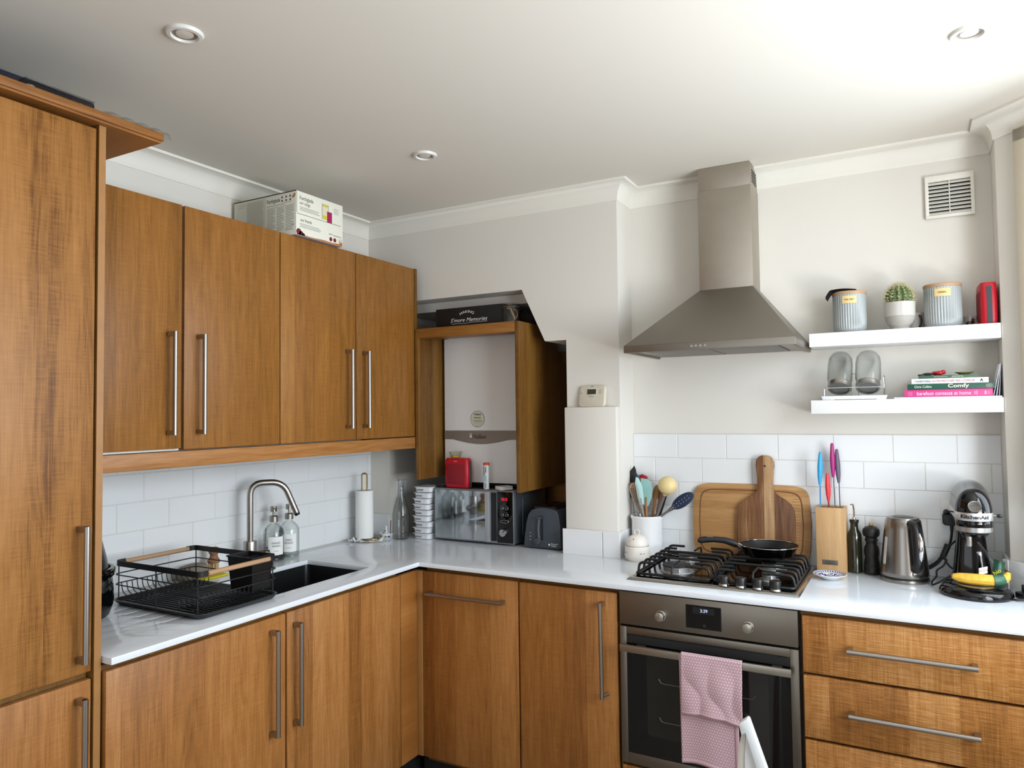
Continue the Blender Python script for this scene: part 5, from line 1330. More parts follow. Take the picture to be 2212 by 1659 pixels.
def book(nm, lab, x0, x1, z0, z1, cover, yb=-.02, yf=-.150, rz=0):
    t = thing('book', lab, 'book', ((x0+x1)/2, yf, z0), rz, group='cookbooks on the lower shelf')
    w = (x1-x0)/2; h = z1-z0; d = yb-yf
    part(t, 'cover', MB().box(-w,w,0,.003,0,h).box(-w,w,.0031,d,0,.002).box(-w,w,.0031,d,h-.002,h), cover, bevel=.0005)
    part(t, 'pages', MB().box(-w+.003,w-.003,.0032,d-.003,.0022,h-.0022), pm(nm+'_pages','d9d2c4',.9))
    return t, h, w
PZ0 = ZB+.0058
t = thing('paper_sheets', 'thin stack of white papers under the cookbooks', 'papers', (2.548, -.09, ZB+.0003))
part(t, 'sheets', MB().box(-.160,.160,-.066,.060,0,.0052), pm('sheet_white','dde1ea',.7), bevel=.0015)
t, h_, w_ = book('pink', 'pink cookbook lettered barefoot contessa at home, bottom of the pile', 2.421, 2.683, PZ0, PZ0+.0255, pm('pink_cover','cf3d86',.45), yf=-.146)
text(t, 'barefoot contessa at home', .0125, (-.012,-.0001,h_*.46), R_, U_, pm('pale_pink_ink','f0d8e4',.6), width=.160)
part(t, 'spine_print', bars([(-.118,-.117,.0,.014),(-.113,-.112,.0,.014),(-.109,-.108,0,.014),(.078,.081,.0,.012),(.084,.087,0,.014),(.107,.113,0,.012),(.118,.120,0,.012)], (0,-.0001,h_*.45), R_, U_), pm('pale_pink_print','e9a6c6',.6), recalc=False)
t, h_, w_ = book('green', 'green cookbook lettered Comfy, second from the bottom of the pile', 2.431, 2.688, PZ0+.0258, PZ0+.0448, pm('green_cover','0e4d3c',.45), yf=-.150)
text(t, 'Comfy', .0165, (.025,-.0001,h_*.50), R_, U_, pm('cream_ink','ece6d0',.6), bold=.02, width=.062); text(t, 'Chris Collins', .0085, (-.081,-.0001,h_*.5), R_, U_, pm('cream_ink3','dfe0d0',.6), width=.052)
part(t, 'spine_emblem', MB().tube([V((.113+.0085*math.cos(a),-.0003,h_*.5+.0062*math.sin(a))) for a in [2*PI*i/24 for i in range(24)]], .0004, n=4, closed=True), pm('cream_ink2','d8d8c8',.6)); text(t, 'HC', .006, (.113,-.0001,h_*.5), R_, U_, pm('cream_ink4','d8d8c8',.6))
t, h_, w_ = book('white', 'white gluten-free and dairy-free cookbook, third up in the pile', 2.444, 2.672, PZ0+.0451, PZ0+.0635, pm('white_cover','dcdce0',.45), yf=-.148)
text(t, 'EVERYTHING', .0068, (-.075,-.0001,h_*.48), R_, U_, pm('navy_ink','252a48',.6), width=.040); text(t, 'GLUTEN-FREE & DAIRY-FREE COOKBOOK', .0068, (.012,-.0001,h_*.5), R_, U_, pm('crimson_ink','b02548',.6), width=.126); text(t, 'THE', .0035, (-.101,-.0001,h_*.5), R_, U_, INK); text(t, 'A', .010, (.094,-.0001,h_*.5), R_, U_, INK, bold=.02)
t, h_, w_ = book('tuscany', 'thin dark green Tuscany cookbook on top of the pile', 2.466, 2.643, PZ0+.0638, PZ0+.0745, pm('dark_green_cover','3a5b48',.45), yf=-.146)
text(t, 'TUSCANY', .0052, (.028,-.0001,h_*.5), V((-1,0,0)), V((0,0,-1)), pm('sage_ink','d4dccc',.6), width=.034, depth=-.0006 if False else .0006); text(t, 'FAVOURITE RECIPES', .0036, (-.022,-.0001,h_*.5), V((-1,0,0)), V((0,0,-1)), pm('sage_ink2','c4ccbc',.6), width=.040)
bt = PZ0+.0748
t = thing('ribbon_decoration', 'shiny red ribbon and green trimmings lying on the book pile', 'decoration', (2.530, -.10, bt))
part(t, 'red_bow', MB().sphere((0,-.02,.008), .010, sc=(1.4,1,.8)).sphere((.012,-.015,.011), .008).sphere((-.012,-.01,.008), .008, sc=(1.5,1,.9)), pm('red_ribbon','b01020',.3))
part(t, 'green_trim', MB().sphere((-.035,-.02,.005), .0065, sc=(2.6,1,.8)), pm('dark_green_trim','1d2c1c',.6)); part(t, 'black_trim', MB().tube([V((-.066,-.03,.002)),V((-.04,-.03,.004)),V((-.02,-.02,.004))], .0025, n=6), BLKM)
t = thing('glazed_dish', 'small yellow-green dish on the right of the book pile top', 'dish', (2.605, -.105, bt))
part(t, 'dish', MB().lathe([(0,0),(.012,0),(.030,.009),(.029,.0095),(.012,.002),(0,.002)], n=32), pm('olive_glaze','a9a060',.3))
t = thing('letters', 'sheaf of white letters leaning against the wall at the shelf end', 'letters', (2.69, -.10, ZB+.0059))
for i, (a, off) in enumerate(((.20,-.006),(.13,.003),(.07,.011))):
    part(t, 'letter', MB().box(-.0006,.0006,-.045+i*.004,.06,0,.110-.006*i).xf(Matrix.Translation((.001+off,0,0)) @ Matrix.Rotation(a,4,'Y')), pm('letter_paper%d' % i, ('f0f1fa','fafbff','e8eaf6')[i], .8))

# ------------------------------------------------------------------ dish rack
RX0, RX1, RY0, RY1 = .137, .573, -1.612, -1.300
t = thing('dish_rack', 'black wire dish rack with wooden handles on its ribbed tray', 'dish rack', ((RX0+RX1)/2, (RY0+RY1)/2, WT+.0003))
rw, rd = RX1-RX0, RY1-RY0
o_ = MB(); n = 24
lv = [(-.014,0),(-.008,.003),(.004,.016),(.004,.0175),(-.001,.0175),(-.010,.006)]
for g, z in lv: o_.v += [(x, y, z) for x, y in rrect(rw+2*g, rd+2*g, .03+g, 5)]
for k in range(len(lv)-1):
    for i in range(n): o_.f.append([k*n+i,k*n+(i+1)%n,(k+1)*n+(i+1)%n,(k+1)*n+i])
o_.f += [list(range(n-1,-1,-1)), list(range(5*n,6*n))]; o_.m = [0]*len(o_.f)
tray = part(t, 'tray', o_, BLK, smooth=40)
for i in range(17):
    y = -rd/2+.022+i*(rd-.044)/16
    part(tray, 'rib', MB().hexa([(-rw/2+.022,y-.0035,.0058),(rw/2-.022,y-.0035,.0058),(rw/2-.022,y+.0035,.0058),(-rw/2+.022,y+.0035,.0058)],[(-rw/2+.024,y-.0018,.0098),(rw/2-.024,y-.0018,.0098),(rw/2-.024,y+.0018,.0098),(-rw/2+.024,y+.0018,.0098)]), BLK)
WB = pm('wire_black','0e0e0f',.5); zr = .134
xa, xb, ya, yb = -rw/2+.009, rw/2-.013, -rd/2+.008, rd/2-.005
for sx in (-1, 1):
    part(t, 'wooden_handle', MB().tube([V((sx*xb,ya+.030,zr)),V((sx*xb,yb-.030,zr))], .0078, n=16), HWOOD)
for sy, yy in ((-1,ya),(1,yb)):
    pts = fillet([V((xa,yy-sy*.036,zr)),V((xa,yy,zr)),V((xb,yy,zr)),V((xb,yy-sy*.036,zr))], .016, 6)
    mb = MB()
    for i in range(len(pts)-1):
        a, b = pts[i], pts[i+1]; d_ = (b-a).normalized(); nn = d_.cross(V((0,0,1)))
        mb.hexa([a-nn*.0012+V((0,0,-.009)),b-nn*.0012+V((0,0,-.009)),b+nn*.0012+V((0,0,-.009)),a+nn*.0012+V((0,0,-.009))],[a-nn*.0012+V((0,0,.009)),b-nn*.0012+V((0,0,.009)),b+nn*.0012+V((0,0,.009)),a+nn*.0012+V((0,0,.009))])
    part(t, 'rim_band', mb, WB)
for z, g in ((.098,.004),(.066,.004)):
    loop = [V((x,y,z)) for x, y in rrect(xb-xa+2*g, yb-ya+2*g, .022, 6)]
    part(t, 'wire_loop', MB().tube(loop, .0021, n=8, closed=True), WB)
for x in (xa+.012, xb-.012):
    for y in (ya+.004, yb-.004): part(t, 'post', MB().tube([V((x,y,.012)),V((x,y,zr-.006))], .0021, n=8), WB)
part(t, 'post', MB().tube([V((0,ya,.012)),V((0,ya,zr-.006))], .0021, n=8), WB)
for i in range(15):
    y = ya+.022+i*(yb-ya-.044)/14
    part(t, 'wire', MB().tube(fillet([V((xa-.001,y,.064)),V((xa+.004,y,.036)),V((xa+.040,y,.020)),V((xa+.075,y,.020)),V((xa+.10,y,.020)),V((xa+.105,y,.040))], .016, 4), .0015, n=6), WB)
    part(t, 'wire', MB().tube(fillet([V((xb+.001,y,.064)),V((xb-.004,y,.036)),V((xb-.030,y,.020)),V((xb-.12,y,.020)),V((xb-.125,y,.038))], .016, 4), .0015, n=6), WB)
for x in (xa+.055, xa+.095, xb-.05, xb-.11):
    part(t, 'cross_wire', MB().tube([V((x,ya+.01,.0185)),V((x,yb-.01,.0185))], .0016, n=6), WB)

# cutlery caddy standing in the rack corner
ca = at(487,1205,'z',1.052); 
t = thing('cutlery_caddy', 'black two-compartment cutlery caddy standing in the dish rack', 'caddy', (.490, -1.352, WT+.0335))
cw, cdp, ch = .118, .088, .112
mb = MB()
def cup_wall(w0, d0, w1, d1, z0, z1, th):
    a = [(-w0/2,-d0/2),(w0/2,-d0/2),(w0/2,d0/2),(-w0/2,d0/2)]; b = [(-w1/2,-d1/2),(w1/2,-d1/2),(w1/2,d1/2),(-w1/2,d1/2)]
    for i in range(4):
        p, q, r_, s_ = a[i], a[(i+1)%4], b[(i+1)%4], b[i]
        k = 1-2*th/min(w0,d0)
        mb.hexa([(p[0],p[1],z0),(q[0],q[1],z0),(q[0]*k,q[1]*k,z0),(p[0]*k,p[1]*k,z0)],[(s_[0],s_[1],z1),(r_[0],r_[1],z1),(r_[0]*k,r_[1]*k,z1),(s_[0]*k,s_[1]*k,z1)])
cup_wall(cw*.84, cdp*.84, cw, cdp, .0, ch, .0025)
part(t, 'box', mb, BLK, smooth=0)
part(t, 'divider', MB().box(-.0012,.0012,-cdp*.44,cdp*.44,.002,ch-.006), BLK)
part(t, 'floor', MB().box(-cw*.40,cw*.40,-cdp*.40,cdp*.40,0,.003), BLK)
part(t, 'lip', MB().box(-cw/2-.003,cw/2+.003,-cdp/2-.003,-cdp/2,ch-.004,ch+.001).box(-cw/2-.003,cw/2+.003,cdp/2,cdp/2+.003,ch-.004,ch+.001).box(-cw/2-.003,-cw/2,-cdp/2,cdp/2,ch-.004,ch+.001).box(cw/2,cw/2+.003,-cdp/2,cdp/2,ch-.004,ch+.001), BLK)

# brush, scourer and cloth behind the rack
t = thing('dish_cloth', 'yellow folded dish cloth lying behind the dish rack', 'cloth', (.075, -1.215, WT+.0003))
part(t, 'cloth', MB().box(-.05,.055,-.075,.075,0,.007), pm('yellow_cloth','c9b81c',.9,bump=.8,bscale=300), bevel=.003)
t = thing('scouring_pad', 'pale grey scouring pad lying on the yellow dish cloth', 'sponge', (.070, -1.255, WT+.0078), .3)
part(t, 'pad', MB().prism(rrect(.07,.120,.030), (0,0,0), (1,0,0), (0,1,0), (0,0,.046)), pm('pad_stone','857c6e',.95,bump=1,bscale=250,var=.3,vscale=120), bevel=.010, seg=3)
t = thing('dish_brush', 'small wooden pot brush with pale bristles behind the dish rack', 'brush', (.075, -1.167, WT+.0078))
part(t, 'handle', MB().lathe([(0,.040),(.022,.040),(.024,.048),(.017,.058),(.0135,.068),(.019,.080),(.021,.090),(.015,.098),(0,.100)], n=28), pm('brush_wood','8a5f42',.6,var=.25,vscale=60))
mb = MB(); rnd = random.Random(9)
for i in range(150):
    a = rnd.uniform(0,2*PI); r = .019*math.sqrt(rnd.random()); k = 1.15
    mb.cyl((r*math.cos(a),r*math.sin(a),.041), (r*k*math.cos(a),r*k*math.sin(a),.0), .0008, n=4)
part(t, 'bristles', mb, pm('bristle','d3b98c',.8), kind='stuff')

# air fryer behind the tall cabinet side
t = thing('air_fryer', 'black egg-shaped air fryer half hidden behind the tall cabinet', 'air fryer', (.205, -1.795, WT+.0003))
part(t, 'base', MB().lathe([(0,0),(.098,0),(.115,.010),(.122,.030),(.124,.036),(0,.036)], n=56), BLK, smooth=50)
part(t, 'body', MB().lathe([(0,.0365),(.1245,.0365),(.1275,.055),(.1265,.090),(.122,.122),(.117,.140),(0,.140)], n=56), BLKG, smooth=50)
part(t, 'upper_shell', MB().lathe([(0,.1405),(.115,.1405),(.112,.150),(.106,.185),(.096,.225),(.084,.265),(.076,.290),(.068,.302),(.04,.310),(0,.312)], n=56), pm('fryer_shell','121416',.22), smooth=50)
part(t, 'drawer_band', MB().lathe([(.1285,.128),(.1300,.132),(.1300,.146),(.1260,.152),(.118,.152)], n=56), BLKG)
part(t, 'handle', MB().box(.118,.175,-.018,.018,.10,.135), BLK, bevel=.006, seg=3)

# ------------------------------------------------------------------ corner things
rc = V((.096, -.318, WT+.0003))
t = thing('paper_towel_holder', 'paper towel roll on a gold wire holder in the corner', 'paper towel holder', rc)
part(t, 'base_ring', MB().tube([V((.024+.040*math.cos(a),.020+.040*math.sin(a),.005)) for a in [2*PI*i/36 for i in range(36)]], .0040, n=10, closed=True), GOLD)
part(t, 'upright', MB().tube(fillet([V((-.011,-.006,.005)),V((-.011,-.006,.322)),V((.011,.006,.322)),V((.011,.006,.005))], .0124, 8), .0035, n=10), GOLD)
cr_ = MB()
cr_.lathe([(.018,.012),(.0415,.012),(.0425,.014),(.0425,.238),(.0415,.240),(.018,.240),(.018,.012)], n=48)
tag(obj('paper_towel_roll', cr_.mesh('paper_towel_roll', WHTP, smooth=50)), 'white paper towel roll threaded on the gold holder', 'paper towel').location = rc
t = thing('crumpled_tissue', 'crumpled white kitchen paper at the foot of the towel holder', 'tissue', rc+V((.01,-.055,0)))
rnd = random.Random(11)
part(t, 'paper', MB().grid(lambda u, v: (-.062+u*.060+.01*v, -.028+v*.05+.005*math.sin(u*9), .0015+.020*abs(math.sin(u*6+v*4))*(.4+.6*math.sin(u*PI))*abs(math.cos(v*5))), 16, 12), WHTP, recalc=False, smooth=20)
part(t, 'paper_tail', MB().grid(lambda u, v: (-.01+u*.115, -.022+v*.030+.020*u*u*3.2, .002+.004*abs(math.sin(u*9+v*3))+.022*max(0,u-.75)*4*v), 18, 6), WHTP, recalc=False, smooth=20)

t = thing('floral_dish', 'small white dish with leaf and flower print beside the towel roll', 'dish', (.158, -.222, WT+.0003))
part(t, 'dish', MB().lathe([(0,0),(.026,0),(.028,.002),(.0365,.020),(.0385,.026),(.0370,.026),(.034,.020),(.026,.005),(0,.005)], n=40), CERAM)
for a, c_ in ((-2.1,'4a5a50'),(-1.25,'6f8a4a'),(-.75,'3c3f8c')):
    mb = MB()
    for k in range(3): mb.cyl((.0325*math.cos(a+.10*k),.0325*math.sin(a+.10*k),.010+.003*(k%2)), (.0345*math.cos(a+.10*k),.0345*math.sin(a+.10*k),.009+.003*(k%2)), .0035, n=8)
    part(t, 'leaf_print', mb, pm('print_'+c_, c_, .4), kind='stuff')
t = thing('ointment_tube', 'small white tube standing in the floral dish', 'tube', (.152, -.222, WT+.0056))
part(t, 'tube', MB().lathe([(0,0),(.0075,0),(.0078,.030),(.0055,.036),(.0055,.050),(.004,.053),(0,.053)], n=20), WHT); part(t, 'logo', MB().box(-.003,.003,-.0082,-.0076,.036-.010,.036-.004), pm('tube_logo','5a2a3a',.5))
t = thing('thermometer_stick', 'thin dark red and white stick leaning in the floral dish', 'stick', (.170, -.214, WT+.0056), rot=(-.06,.02,0))
part(t, 'stick', MB().box(-.0015,.0015,-.001,.001,0,.080), pm('stick_red','6b2a22',.5)); part(t, 'tip', MB().box(-.0015,.0015,-.001,.001,.0801,.088), WHT)

t = thing('glass_carafe', 'tall clear glass carafe between the floral dish and white tubs', 'carafe', (.236, -.212, WT+.0003))
part(t, 'glass_body', MB().lathe([(0,.002),(.036,0),(.0415,.004),(.0415,.115),(.0385,.140),(.028,.175),(.0175,.215),(.0150,.250),(.0150,.284),(.0165,.288),(.0145,.290),(.0130,.284),(.0130,.250),(.0155,.214),(.026,.174),(.0365,.138),(.0395,.115),(.0395,.010),(0,.010)], n=48), glass('smoky_glass',(.84,.86,.86)), smooth=60)

# stack of tubs
TUB = pm('tub_plastic','e4e6ea',.3)
def tub_mesh():
    mb = MB(); n = 24; lv = [((.092,.130),.0,.014),((.102,.142),.003,.018),((.106,.146),.020,.018),((.108,.148),.0245,.018),((.124,.162),.0255,.022),((.124,.162),.0272,.022),((.108,.148),.0272,.018)]
    for (w, d), z, r in lv: mb.v += [(x,y,z) for x,y in rrect(w,d,r,5)]
    for k in range(len(lv)-1):
        for i in range(n): mb.f.append([k*n+i,k*n+(i+1)%n,(k+1)*n+(i+1)%n,(k+1)*n+i])
    mb.f += [list(range(n-1,-1,-1)), list(range(6*n,7*n))]; mb.m = [0]*len(mb.f); return mb
def tub_print():
    rnd = random.Random(4); mb = MB(); x = -.034
    for k in range(7):
        w = rnd.uniform(.003,.005); hs = rnd.choice([.007,.0085,.006])
        yy = -.0725
        for a, b, z0, z1 in ((x, x+.0013, .0085, .0085+hs), (x, x+w, .0085+hs-.0015, .0085+hs), (x+w-.0012, x+w, .0085, .0085+hs*rnd.uniform(.5,1))):
            mb.add([(a,yy-.0015,z0),(b,yy-.0015,z0),(b,yy-.002,z1),(a,yy-.002,z1)], [(0,1,2,3)])
        x += w+.0015
    return mb
tw_ = ['top tub of the white stack, jutting over the microwave'] + ['white plastic tub, %s in the stack beside the microwave' % q for q in ('second from the top','third from the top','fourth from the top','in the very middle','fourth from the bottom','third from the bottom','second from the bottom')]+['bottom tub of the white stack beside the microwave']
tm = tub_mesh().xf(Matrix.Diagonal((.86,.80,1,1))).mesh('tub', TUB, smooth=40); tpm = tub_print().xf(Matrix.Diagonal((1.0,.80,1,1))).mesh('illegible_print', INK, recalc=False, smooth=0)
rnd = random.Random(8)
for k in range(9):
    o = thing('plastic_tub', tw_[8-k], 'tub', (.338+(rnd.uniform(-.005,.005) if k else 0), -.128, WT+.0005+k*.0282), 0, group='white plastic tubs')
    obj('tub', tm, o); obj('illegible_print', tpm, o)
    if k == 8: o.location = (.346, -.130, WT+.0005+8*.0282+.001); o.rotation_euler = (0,0,.10)

# ------------------------------------------------------------------ microwave
mx0, mx1, my, mz0, mz1 = .405, .846, -.165, .920, 1.160
t = thing('microwave', 'silver microwave with mirrored door in front of the boiler', 'microwave', ((mx0+mx1)/2, 0, WT))
MS = pm('microwave_silver','8f9498',.3,.7); MD = pm('microwave_body','50555b',.35,.5)
part(t, 'body', MB().box(mx0+.004,mx1,my+.012,.155,mz0,mz1), MD, world=True, bevel=.004)
part(t, 'front_frame', MB().box(mx0,mx1-.004,my+.002,my+.0118,mz0-.002,mz1+.002), MS, world=True, bevel=.002)
f = part(t, 'door', MB().box(mx0+.004,.757,my-.006,my+.0015,mz0+.002,mz1-.002), MS, world=True, bevel=.001)
part(f, 'mirror_glass', MB().box(mx0+.008,.700,my-.0075,my-.0062,mz0+.007,mz1-.006), pm('mirror_glass','b4b8bc',.04,1), world=True)
part(f, 'handle_recess', MB().box(.726,.756,my-.0068,my-.0058,mz0+.010,mz1-.008), BLKM, world=True)
part(f, 'handle', MB().hexa([(.700,my-.020,mz0+.006),(.724,my-.024,mz0+.006),(.724,my-.007,mz0+.006),(.700,my-.007,mz0+.006)],[(.700,my-.020,mz1-.004),(.724,my-.024,mz1-.004),(.724,my-.007,mz1-.004),(.700,my-.007,mz1-.004)]), pm('mw_handle','b8bbbe',.45,.6), world=True, bevel=.002)
f = part(t, 'control_panel', MB().box(.759,.838,my-.004,my+.0015,mz0+.004,mz1-.004), BLKG, world=True, bevel=.001)
text(f, '12:12', .0125, V((.797,my-.0045,1.1235)), R_, U_, pm('led_red','ff2030',.5,emis='ff2038',es=1.6), world=True, width=.032)
for zz in (1.081,1.052):
    for xx in (.784,.809):
        part(f, 'button', MB().tube([V((xx+.0062*math.cos(a),my-.0045,zz+.0062*math.sin(a))) for a in [2*PI*i/20 for i in range(20)]], .0012, n=6, closed=True), STEEL, world=True)
part(f, 'wide_button', MB().tube([V((.7965+x,my-.0045,1.022+y)) for x,y in rrect(.040,.012,.0058)], .0012, n=6, closed=True), STEEL, world=True)
part(f, 'small_print', bars([(-.018,-.008,.031,.0013),(.006,.020,.031,.0013),(-.022,-.004,.003,.0013),(.006,.018,.003,.0013),(-.006,.004,-.026,.0013),(-.004,.004,-.048,.0013)], V((.7965,my-.0045,1.062)), R_, U_), INKG, world=True, recalc=False)
part(f, 'dial', MB().cyl((.7935,my-.004,.972),(.7935,my-.022,.972),.0185,.0165,n=36), pm('dial_alu','c4c4c4',.25,1), world=True, bevel=.001)
part(t, 'side_vent_panel', MB().prism(rrect(.22,.195,.02,cx=.02,cy=1.04), (mx1,0,0), (0,1,0), (0,0,1), (.004,0,0)), MD, world=True, bevel=.002)
for x in (mx0+.03, mx1-.04): part(t, 'foot', MB().cyl((x,my+.04,WT+.0003),(x,my+.04,mz0),.010,n=12), BLKM, world=True)
for x in (mx0+.03, mx1-.04): part(t, 'foot', MB().cyl((x,.12,WT+.0003),(x,.12,mz0),.010,n=12), BLKM, world=True)

# things on the microwave
MT = mz1+.0025
s0 = at(961,1045,'y',-.135); s1 = at(1011,1045,'y',-.135)
sh = at(986,990,'y',-.135).z-MT
speaker('portable_speaker', 'red portable speaker standing on the microwave', ((s0.x+s1.x)/2, -.115, MT), (s1.x-s0.x)*1.04, .050, sh, -.02)
t = thing('dip_pot', 'small clear pot of yellow liquid on top of the speaker', 'pot', ((s0.x+s1.x)/2-.016, -.115, MT+sh+.0005))
part(t, 'pot', MB().lathe([(0,0),(.021,0),(.0225,.002),(.030,.026),(.0335,.028),(.0335,.030),(.029,.029),(.0215,.003),(0,.002)], n=36), glass('milky_clear',(.88,.88,.82),1.2,.1)); part(t, 'liquid', MB().lathe([(0,.0025),(.0212,.0028),(.0245,.012),(0,.012)], n=32), pm('yellow_liquid','b4a032',.2))
ex = at(1051,1052,'y',-.135)
t = thing('tablet_tube', 'white effervescent tablet tube with orange cap on the microwave', 'tube', (ex.x, -.135, MT))
part(t, 'tube', MB().lathe([(0,0),(.0125,0),(.0130,.002),(.0130,.112),(0,.112)], n=28), WHT); part(t, 'cap', MB().lathe([(0,.1122),(.0145,.1122),(.0148,.114),(.0148,.121),(.013,.1235),(0,.1235)], n=28), pm('orange_cap','d4462a',.4))
part(t, 'print', bars([(-.008,-.004,.085,.045),(.003,.0075,.092,.030),(-.0002,.0015,.075,.05)], V((0,-.0132,0)), R_, U_), pm('tube_print','6e7680',.6), recalc=False); part(t, 'blue_panel', bars([(-.008,.008,.050,.028)], V((0,-.0134,0)), R_, U_), pm('blue_panel','9fc4c8',.6), recalc=False); part(t, 'grey_panel', bars([(-.008,.008,.018,.026)], V((0,-.0134,0)), R_, U_), pm('grey_panel','a8aeb4',.6), recalc=False)
bx_ = at(1086,1054,'y',-.125)
t = thing('medicine_box', 'flat white medicine box with pink print on the microwave', 'box', (bx_.x, -.118, MT), -.5)
part(t, 'carton', MB().box(-.022,.030,-.032,.032,0,.016), WHTP, bevel=.0006); part(t, 'pink_print', bars([(-.022,.022,.004,.018)], (-.0,-.004,.0162), V((0,-1,0)), V((1,0,0))), pm('pink_print','c48a8c',.7), recalc=False)
part(t, 'side_print', bars([(-.026,-.004,0,.010),(.0,.020,0,.009)], (-.0222,0,.008), V((0,-1,0)), U_), pm('grey_print','8f8b88',.7), recalc=False)
t = thing('speaker_cable', 'short black cable coiled at the left end of the microwave top', 'cable', (.455, -.12, MT))
part(t, 'cable', MB().tube([V((-.045,-.03,.006)),V((-.030,-.035,.012)),V((-.012,-.02,.012)),V((.0,.0,.006)),V((-.02,.02,.005)),V((-.04,.01,.004))], .004, n=8), BK2); part(t, 'connector', MB().box(-.048,-.030,-.040,-.024,.0,.012), BK2, bevel=.002)

# toaster
t = thing('toaster', 'charcoal two-slice toaster squeezed between microwave and boxed pier', 'toaster', (.985, -.165, WT+.0003))
DT = pm('toaster_plastic','3d444c',.38)
w2, hh, dd = .0915, .178, .255
pf = [(-w2,.004),(-w2+.004,0),(w2-.004,0),(w2,.004),(w2-.002,.10),(w2-.010,.150),(w2-.020,.168),(w2-.045,.1745),(0,hh),(-.030,.1745),(-.052,.165),(-.068,.145),(-.078,.110),(-.086,.06)]
part(t, 'body', MB().prism(pf, (0,0,.006), (1,0,0), (0,0,1), (0,dd,0)), DT, bevel=.007, seg=3, smooth=50)
part(t, 'top_plate', MB().box(-.045,.062,.02,dd-.02,hh+.004,hh+.0075), pm('toaster_top','6a6058',.3,1), bevel=.001)
for x in (-.022, .032): part(t, 'bread_slot', MB().box(x-.014,x+.014,.045,dd-.045,hh+.0076,hh+.0082), BLKM)
part(t, 'lever_track', MB().prism(rrect(.009,.108,.004,cx=.001,cy=.094), (0,-.0012,0), (1,0,0), (0,0,1), (0,.001,0)), BLKM)
part(t, 'lever', MB().box(-.018,.004,-.018,-.001,.136,.145), DT, bevel=.002); part(t, 'lever_guard', MB().tube([V((-.012,-.004,.135)),V((-.015,-.007,.09)),V((-.013,-.005,.044))], .0062, n=10), DT)
part(t, 'dial', MB().cyl((-.019,-.001,.036),(-.019,-.016,.036),.0165,.0145,n=28), DT, bevel=.001)
for z in (.040,.055,.070): part(t, 'indicator', MB().cyl((-.058,-.0008,z),(-.058,-.0016,z),.0018,n=8), WINK)
part(t, 'logo_dot', MB().cyl((.036,-.0008,.0235),(.036,-.0016,.0235),.0045,n=14), WINK)
text(t, 'Russell', .0075, (.062,-.0011,.028), R_, U_, WINK, width=.031); text(t, 'Hobbs', .0075, (.0595,-.0011,.019), R_, U_, WINK, width=.026)
part(t, 'foot', MB().box(-.07,-.055,.02,.035,0,.006), BLKM); part(t, 'foot', MB().box(.055,.07,.02,.035,0,.006), BLKM); part(t, 'foot', MB().box(-.07,-.055,.2,.215,0,.006), BLKM); part(t, 'foot', MB().box(.055,.07,.2,.215,0,.006), BLKM)

# ------------------------------------------------------------------ carton on the wall cabinets
CB = V((.197, -.900, ZU+.0025))
t = thing('cardboard_box', 'printed pet food carton lying on top of the wall cabinets', 'box', CB)
bw, bd, bh = .350, .262, .173
part(t, 'carton', MB().box(-bw/2,bw/2,-bd/2,bd/2,0,bh), CARD, bevel=.0008)
part(t, 'dark_edge', MB().box(-bw/2,bw/2,-bd/2-.0008,-bd/2+.002,bh-.003,bh+.0006), CARDB)
part(t, 'underside', MB().box(-bw/2+.002,bw/2-.002,-bd/2+.002,bd/2-.002,-.0006,-.0001), pm('carton_underside','a294a0',.8))
Ry, E_ = V((0,1,0)), V((bw/2,0,0))
part(t, 'end_seam', bars([(-.128,-.1265,.128,.085),(-.1265,.118,.0835,.0016)], E_, Ry, U_), CARDB, recalc=False)
def T1(s_, h, y, z, m_=INK, **k): text(t, s_, h, E_+V((0,y,z)), Ry, U_, m_, ax=0, **k)
T1('Forthglade', .020, -.112, .146, width=.073); T1('our range', .0125, -.112, .125, pm('brown_ink','5a3a2e',.7), width=.056)
T1('our friends', .0125, -.108, .062, pm('brown_ink2','5a3a2e',.7), width=.060)
T1('National Trust', .006, .075, .037, pm('maroon_ink','7a1c28',.7), width=.046); T1('pets', .007, .050, .038, width=.018)
rows = []
for i, (z, w) in enumerate(((.112,.105),(.106,.100),(.100,.110),(.046,.105),(.040,.115),(.034,.110))): rows += [(-.112, -.112+w, z, .0016)]
rows += [(.078,.105,.148-.0065*i,.0014) for i in range(4)]
part(t, 'small_print', bars(rows, E_, Ry, U_), INKG, recalc=False)
part(t, 'yellow_pack', bars([(.010,.046,.122,.062)], E_, Ry, U_, depth=.0004), pm('pack_cream','d8d3b0',.7), recalc=False)
part(t, 'yellow_pack_print', bars([(.012,.044,.1475,.007),(.014,.042,.100,.016)], E_, Ry, U_, depth=.0008), YEL, recalc=False)
part(t, 'pack_outline', bars([(.0095,.0105,.122,.062),(.0455,.0465,.122,.062),(.0095,.0465,.153,.001)], E_, Ry, U_, depth=.001), INK, recalc=False)
part(t, 'magenta_pack', bars([(.038,.066,.106,.044)], E_, Ry, U_, depth=.0012), PINKP, recalc=False)
part(t, 'round_badge', MB().cyl(E_+V((-.001,.060,.018)),E_+V((.0006,.060,.018)),.0085,n=24), MAR); part(t, 'round_badge', MB().cyl(E_+V((-.001,.083,.018)),E_+V((.0006,.083,.018)),.0085,n=24), MAR)
mb = MB()
for y, z, r in ((-.117,.012,.013),(-.104,.006,.011),(-.092,.002,.009)):
    pts = [(y+r*math.cos(a), max(.0005, z+r*math.sin(a))) for a in [PI*2*i/20 for i in range(20)]]
    mb.prism(pts, E_+V((-.0005,0,0)), Ry, U_, (.001,0,0))
part(t, 'maroon_scallops', mb, MAR)
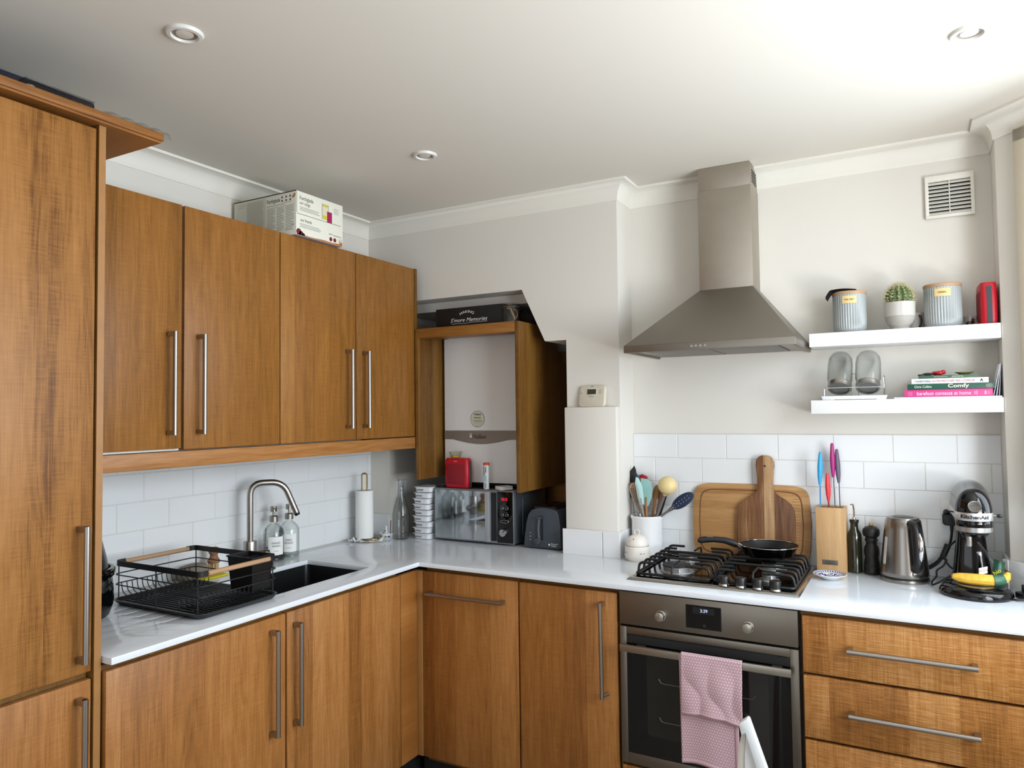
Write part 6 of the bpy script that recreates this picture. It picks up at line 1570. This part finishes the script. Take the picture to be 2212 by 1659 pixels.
part(t, 'orange_wave', MB().prism([(-.128,.0005),(.128,.0005),(.128,.016),(.11,.008),(.07,.0045),(.02,.006),(-.04,.003),(-.128,.004)], E_+V((-.0004,0,0)), Ry, U_, (.0009,0,0)), ORNG)
mb = MB()
for k in range(6): mb.add([E_+V((.0007,.112+k*.002,.005)), E_+V((.0007,.114+k*.002,.005)), E_+V((.0007,.100+k*.005,.030+.003*(k%3)))], [(0,1,2)])
part(t, 'grass_print', mb, ORNG, recalc=False)
FF = V((0,-bd/2,0))
text(t, 'Forthglade', .021, FF+V((.052,0,.145)), R_, U_, INK, width=.073); 
rows = [(.015,.165,.119,.001),(.015,.110,.128,.0014),(.105,.150,.133,.0012),(.150,.165,.040,.0012),(.112,.160,.022,.0012)]
for c0, c1, z1_, n_ in ((.015,.062,.113,13),(.070,.112,.113,15),(.118,.165,.113,15)):
    for i in range(n_): rows.append((c0, c1-(.012 if i % 5 == 4 else rnd.uniform(0,.004)), z1_-i*.0062, .0015))
part(t, 'small_print', bars(rows, FF, R_, U_), INKG, recalc=False)
part(t, 'label_panel', bars([(-.165,.008,.086,.160)], FF, R_, U_, depth=.0004), pm('label_pale','cfcdbd',.7), recalc=False)
rows = [(-.150,-.110,.155,.0016),(-.150,-.120,.146,.0016)]+[(-.100,-.002-rnd.uniform(0,.01),.158-i*.0042,.0012) for i in range(34)]
part(t, 'fine_print', bars(rows, FF, R_, U_, depth=.0008), pm('fine_ink','9a988a',.8), recalc=False)
mb = MB()
for i in range(2):
    for j in range(3): mb.cyl(FF+V((.100+j*.022,.0005,.155-i*.014)), FF+V((.100+j*.022,-.0006,.155-i*.014)), .0042, n=12)
part(t, 'brown_icons', mb, pm('icon_brown','6c4a3e',.7), kind='stuff')
part(t, 'biscuit_drawing', MB().prism([(.154,.150),(.162,.158),(.170,.164),(.172,.156),(.166,.148),(.158,.144)], FF+V((0,-.0006,0)), R_, U_, (0,.0005,0)), pm('biscuit','b07a48',.7))

# things on top of the tall cabinet
TB = 2.3125
t = thing('navy_case', 'dark navy flat case lying on the tall cabinet against the ceiling', 'case', (.30, -2.45, TB))
part(t, 'case', MB().box(-.20,.15,-.60,.585,0,at(0,154,'x',.45).z-TB+.011), pm('navy_cloth','171a2b',.8), bevel=.010)
t = thing('organiser_box', 'clear compartment box on the front edge of the tall cabinet top', 'box', (.545, -2.053, TB))
part(t, 'box', MB().box(-.075,.075,-.082,.082,0,.022), PLAS, bevel=.005)
for y in (-.035,-.005,.03): part(t, 'divider', MB().box(-.07,.07,y-.0008,y+.0008,.001,.021), PLAS)
part(t, 'contents', MB().cyl((.045,-.06,.003),(.045,-.06,.018),.012,n=14).cyl((.05,.06,.003),(.05,.06,.016),.006,n=12), pm('odd_bits','8a8580',.5)); part(t, 'lid', MB().box(-.077,.077,-.084,.084,.0222,.0245), PLAS, bevel=.001)
t = thing('clear_film', 'clear plastic film spread over the tip of the tall cabinet top board', 'film', (.57, -1.84, TB))
part(t, 'film', MB().grid(lambda u, v: (-.13+v*.205, -.11+u*.185, .006+.008*abs(math.sin(u*14+v*3))*(.5+.5*math.sin(v*7))+(-.018 if u > .97 else 0)-(.012 if v > .97 else 0)), 30, 14), FILM, recalc=False, smooth=15)
t = thing('white_papers', 'white paper edge on the tall cabinet top at the far left', 'papers', (.535, -2.36, TB))
part(t, 'sheets', MB().box(-.10,.09,-.25,.075,0,.007), WHTP, bevel=.001)
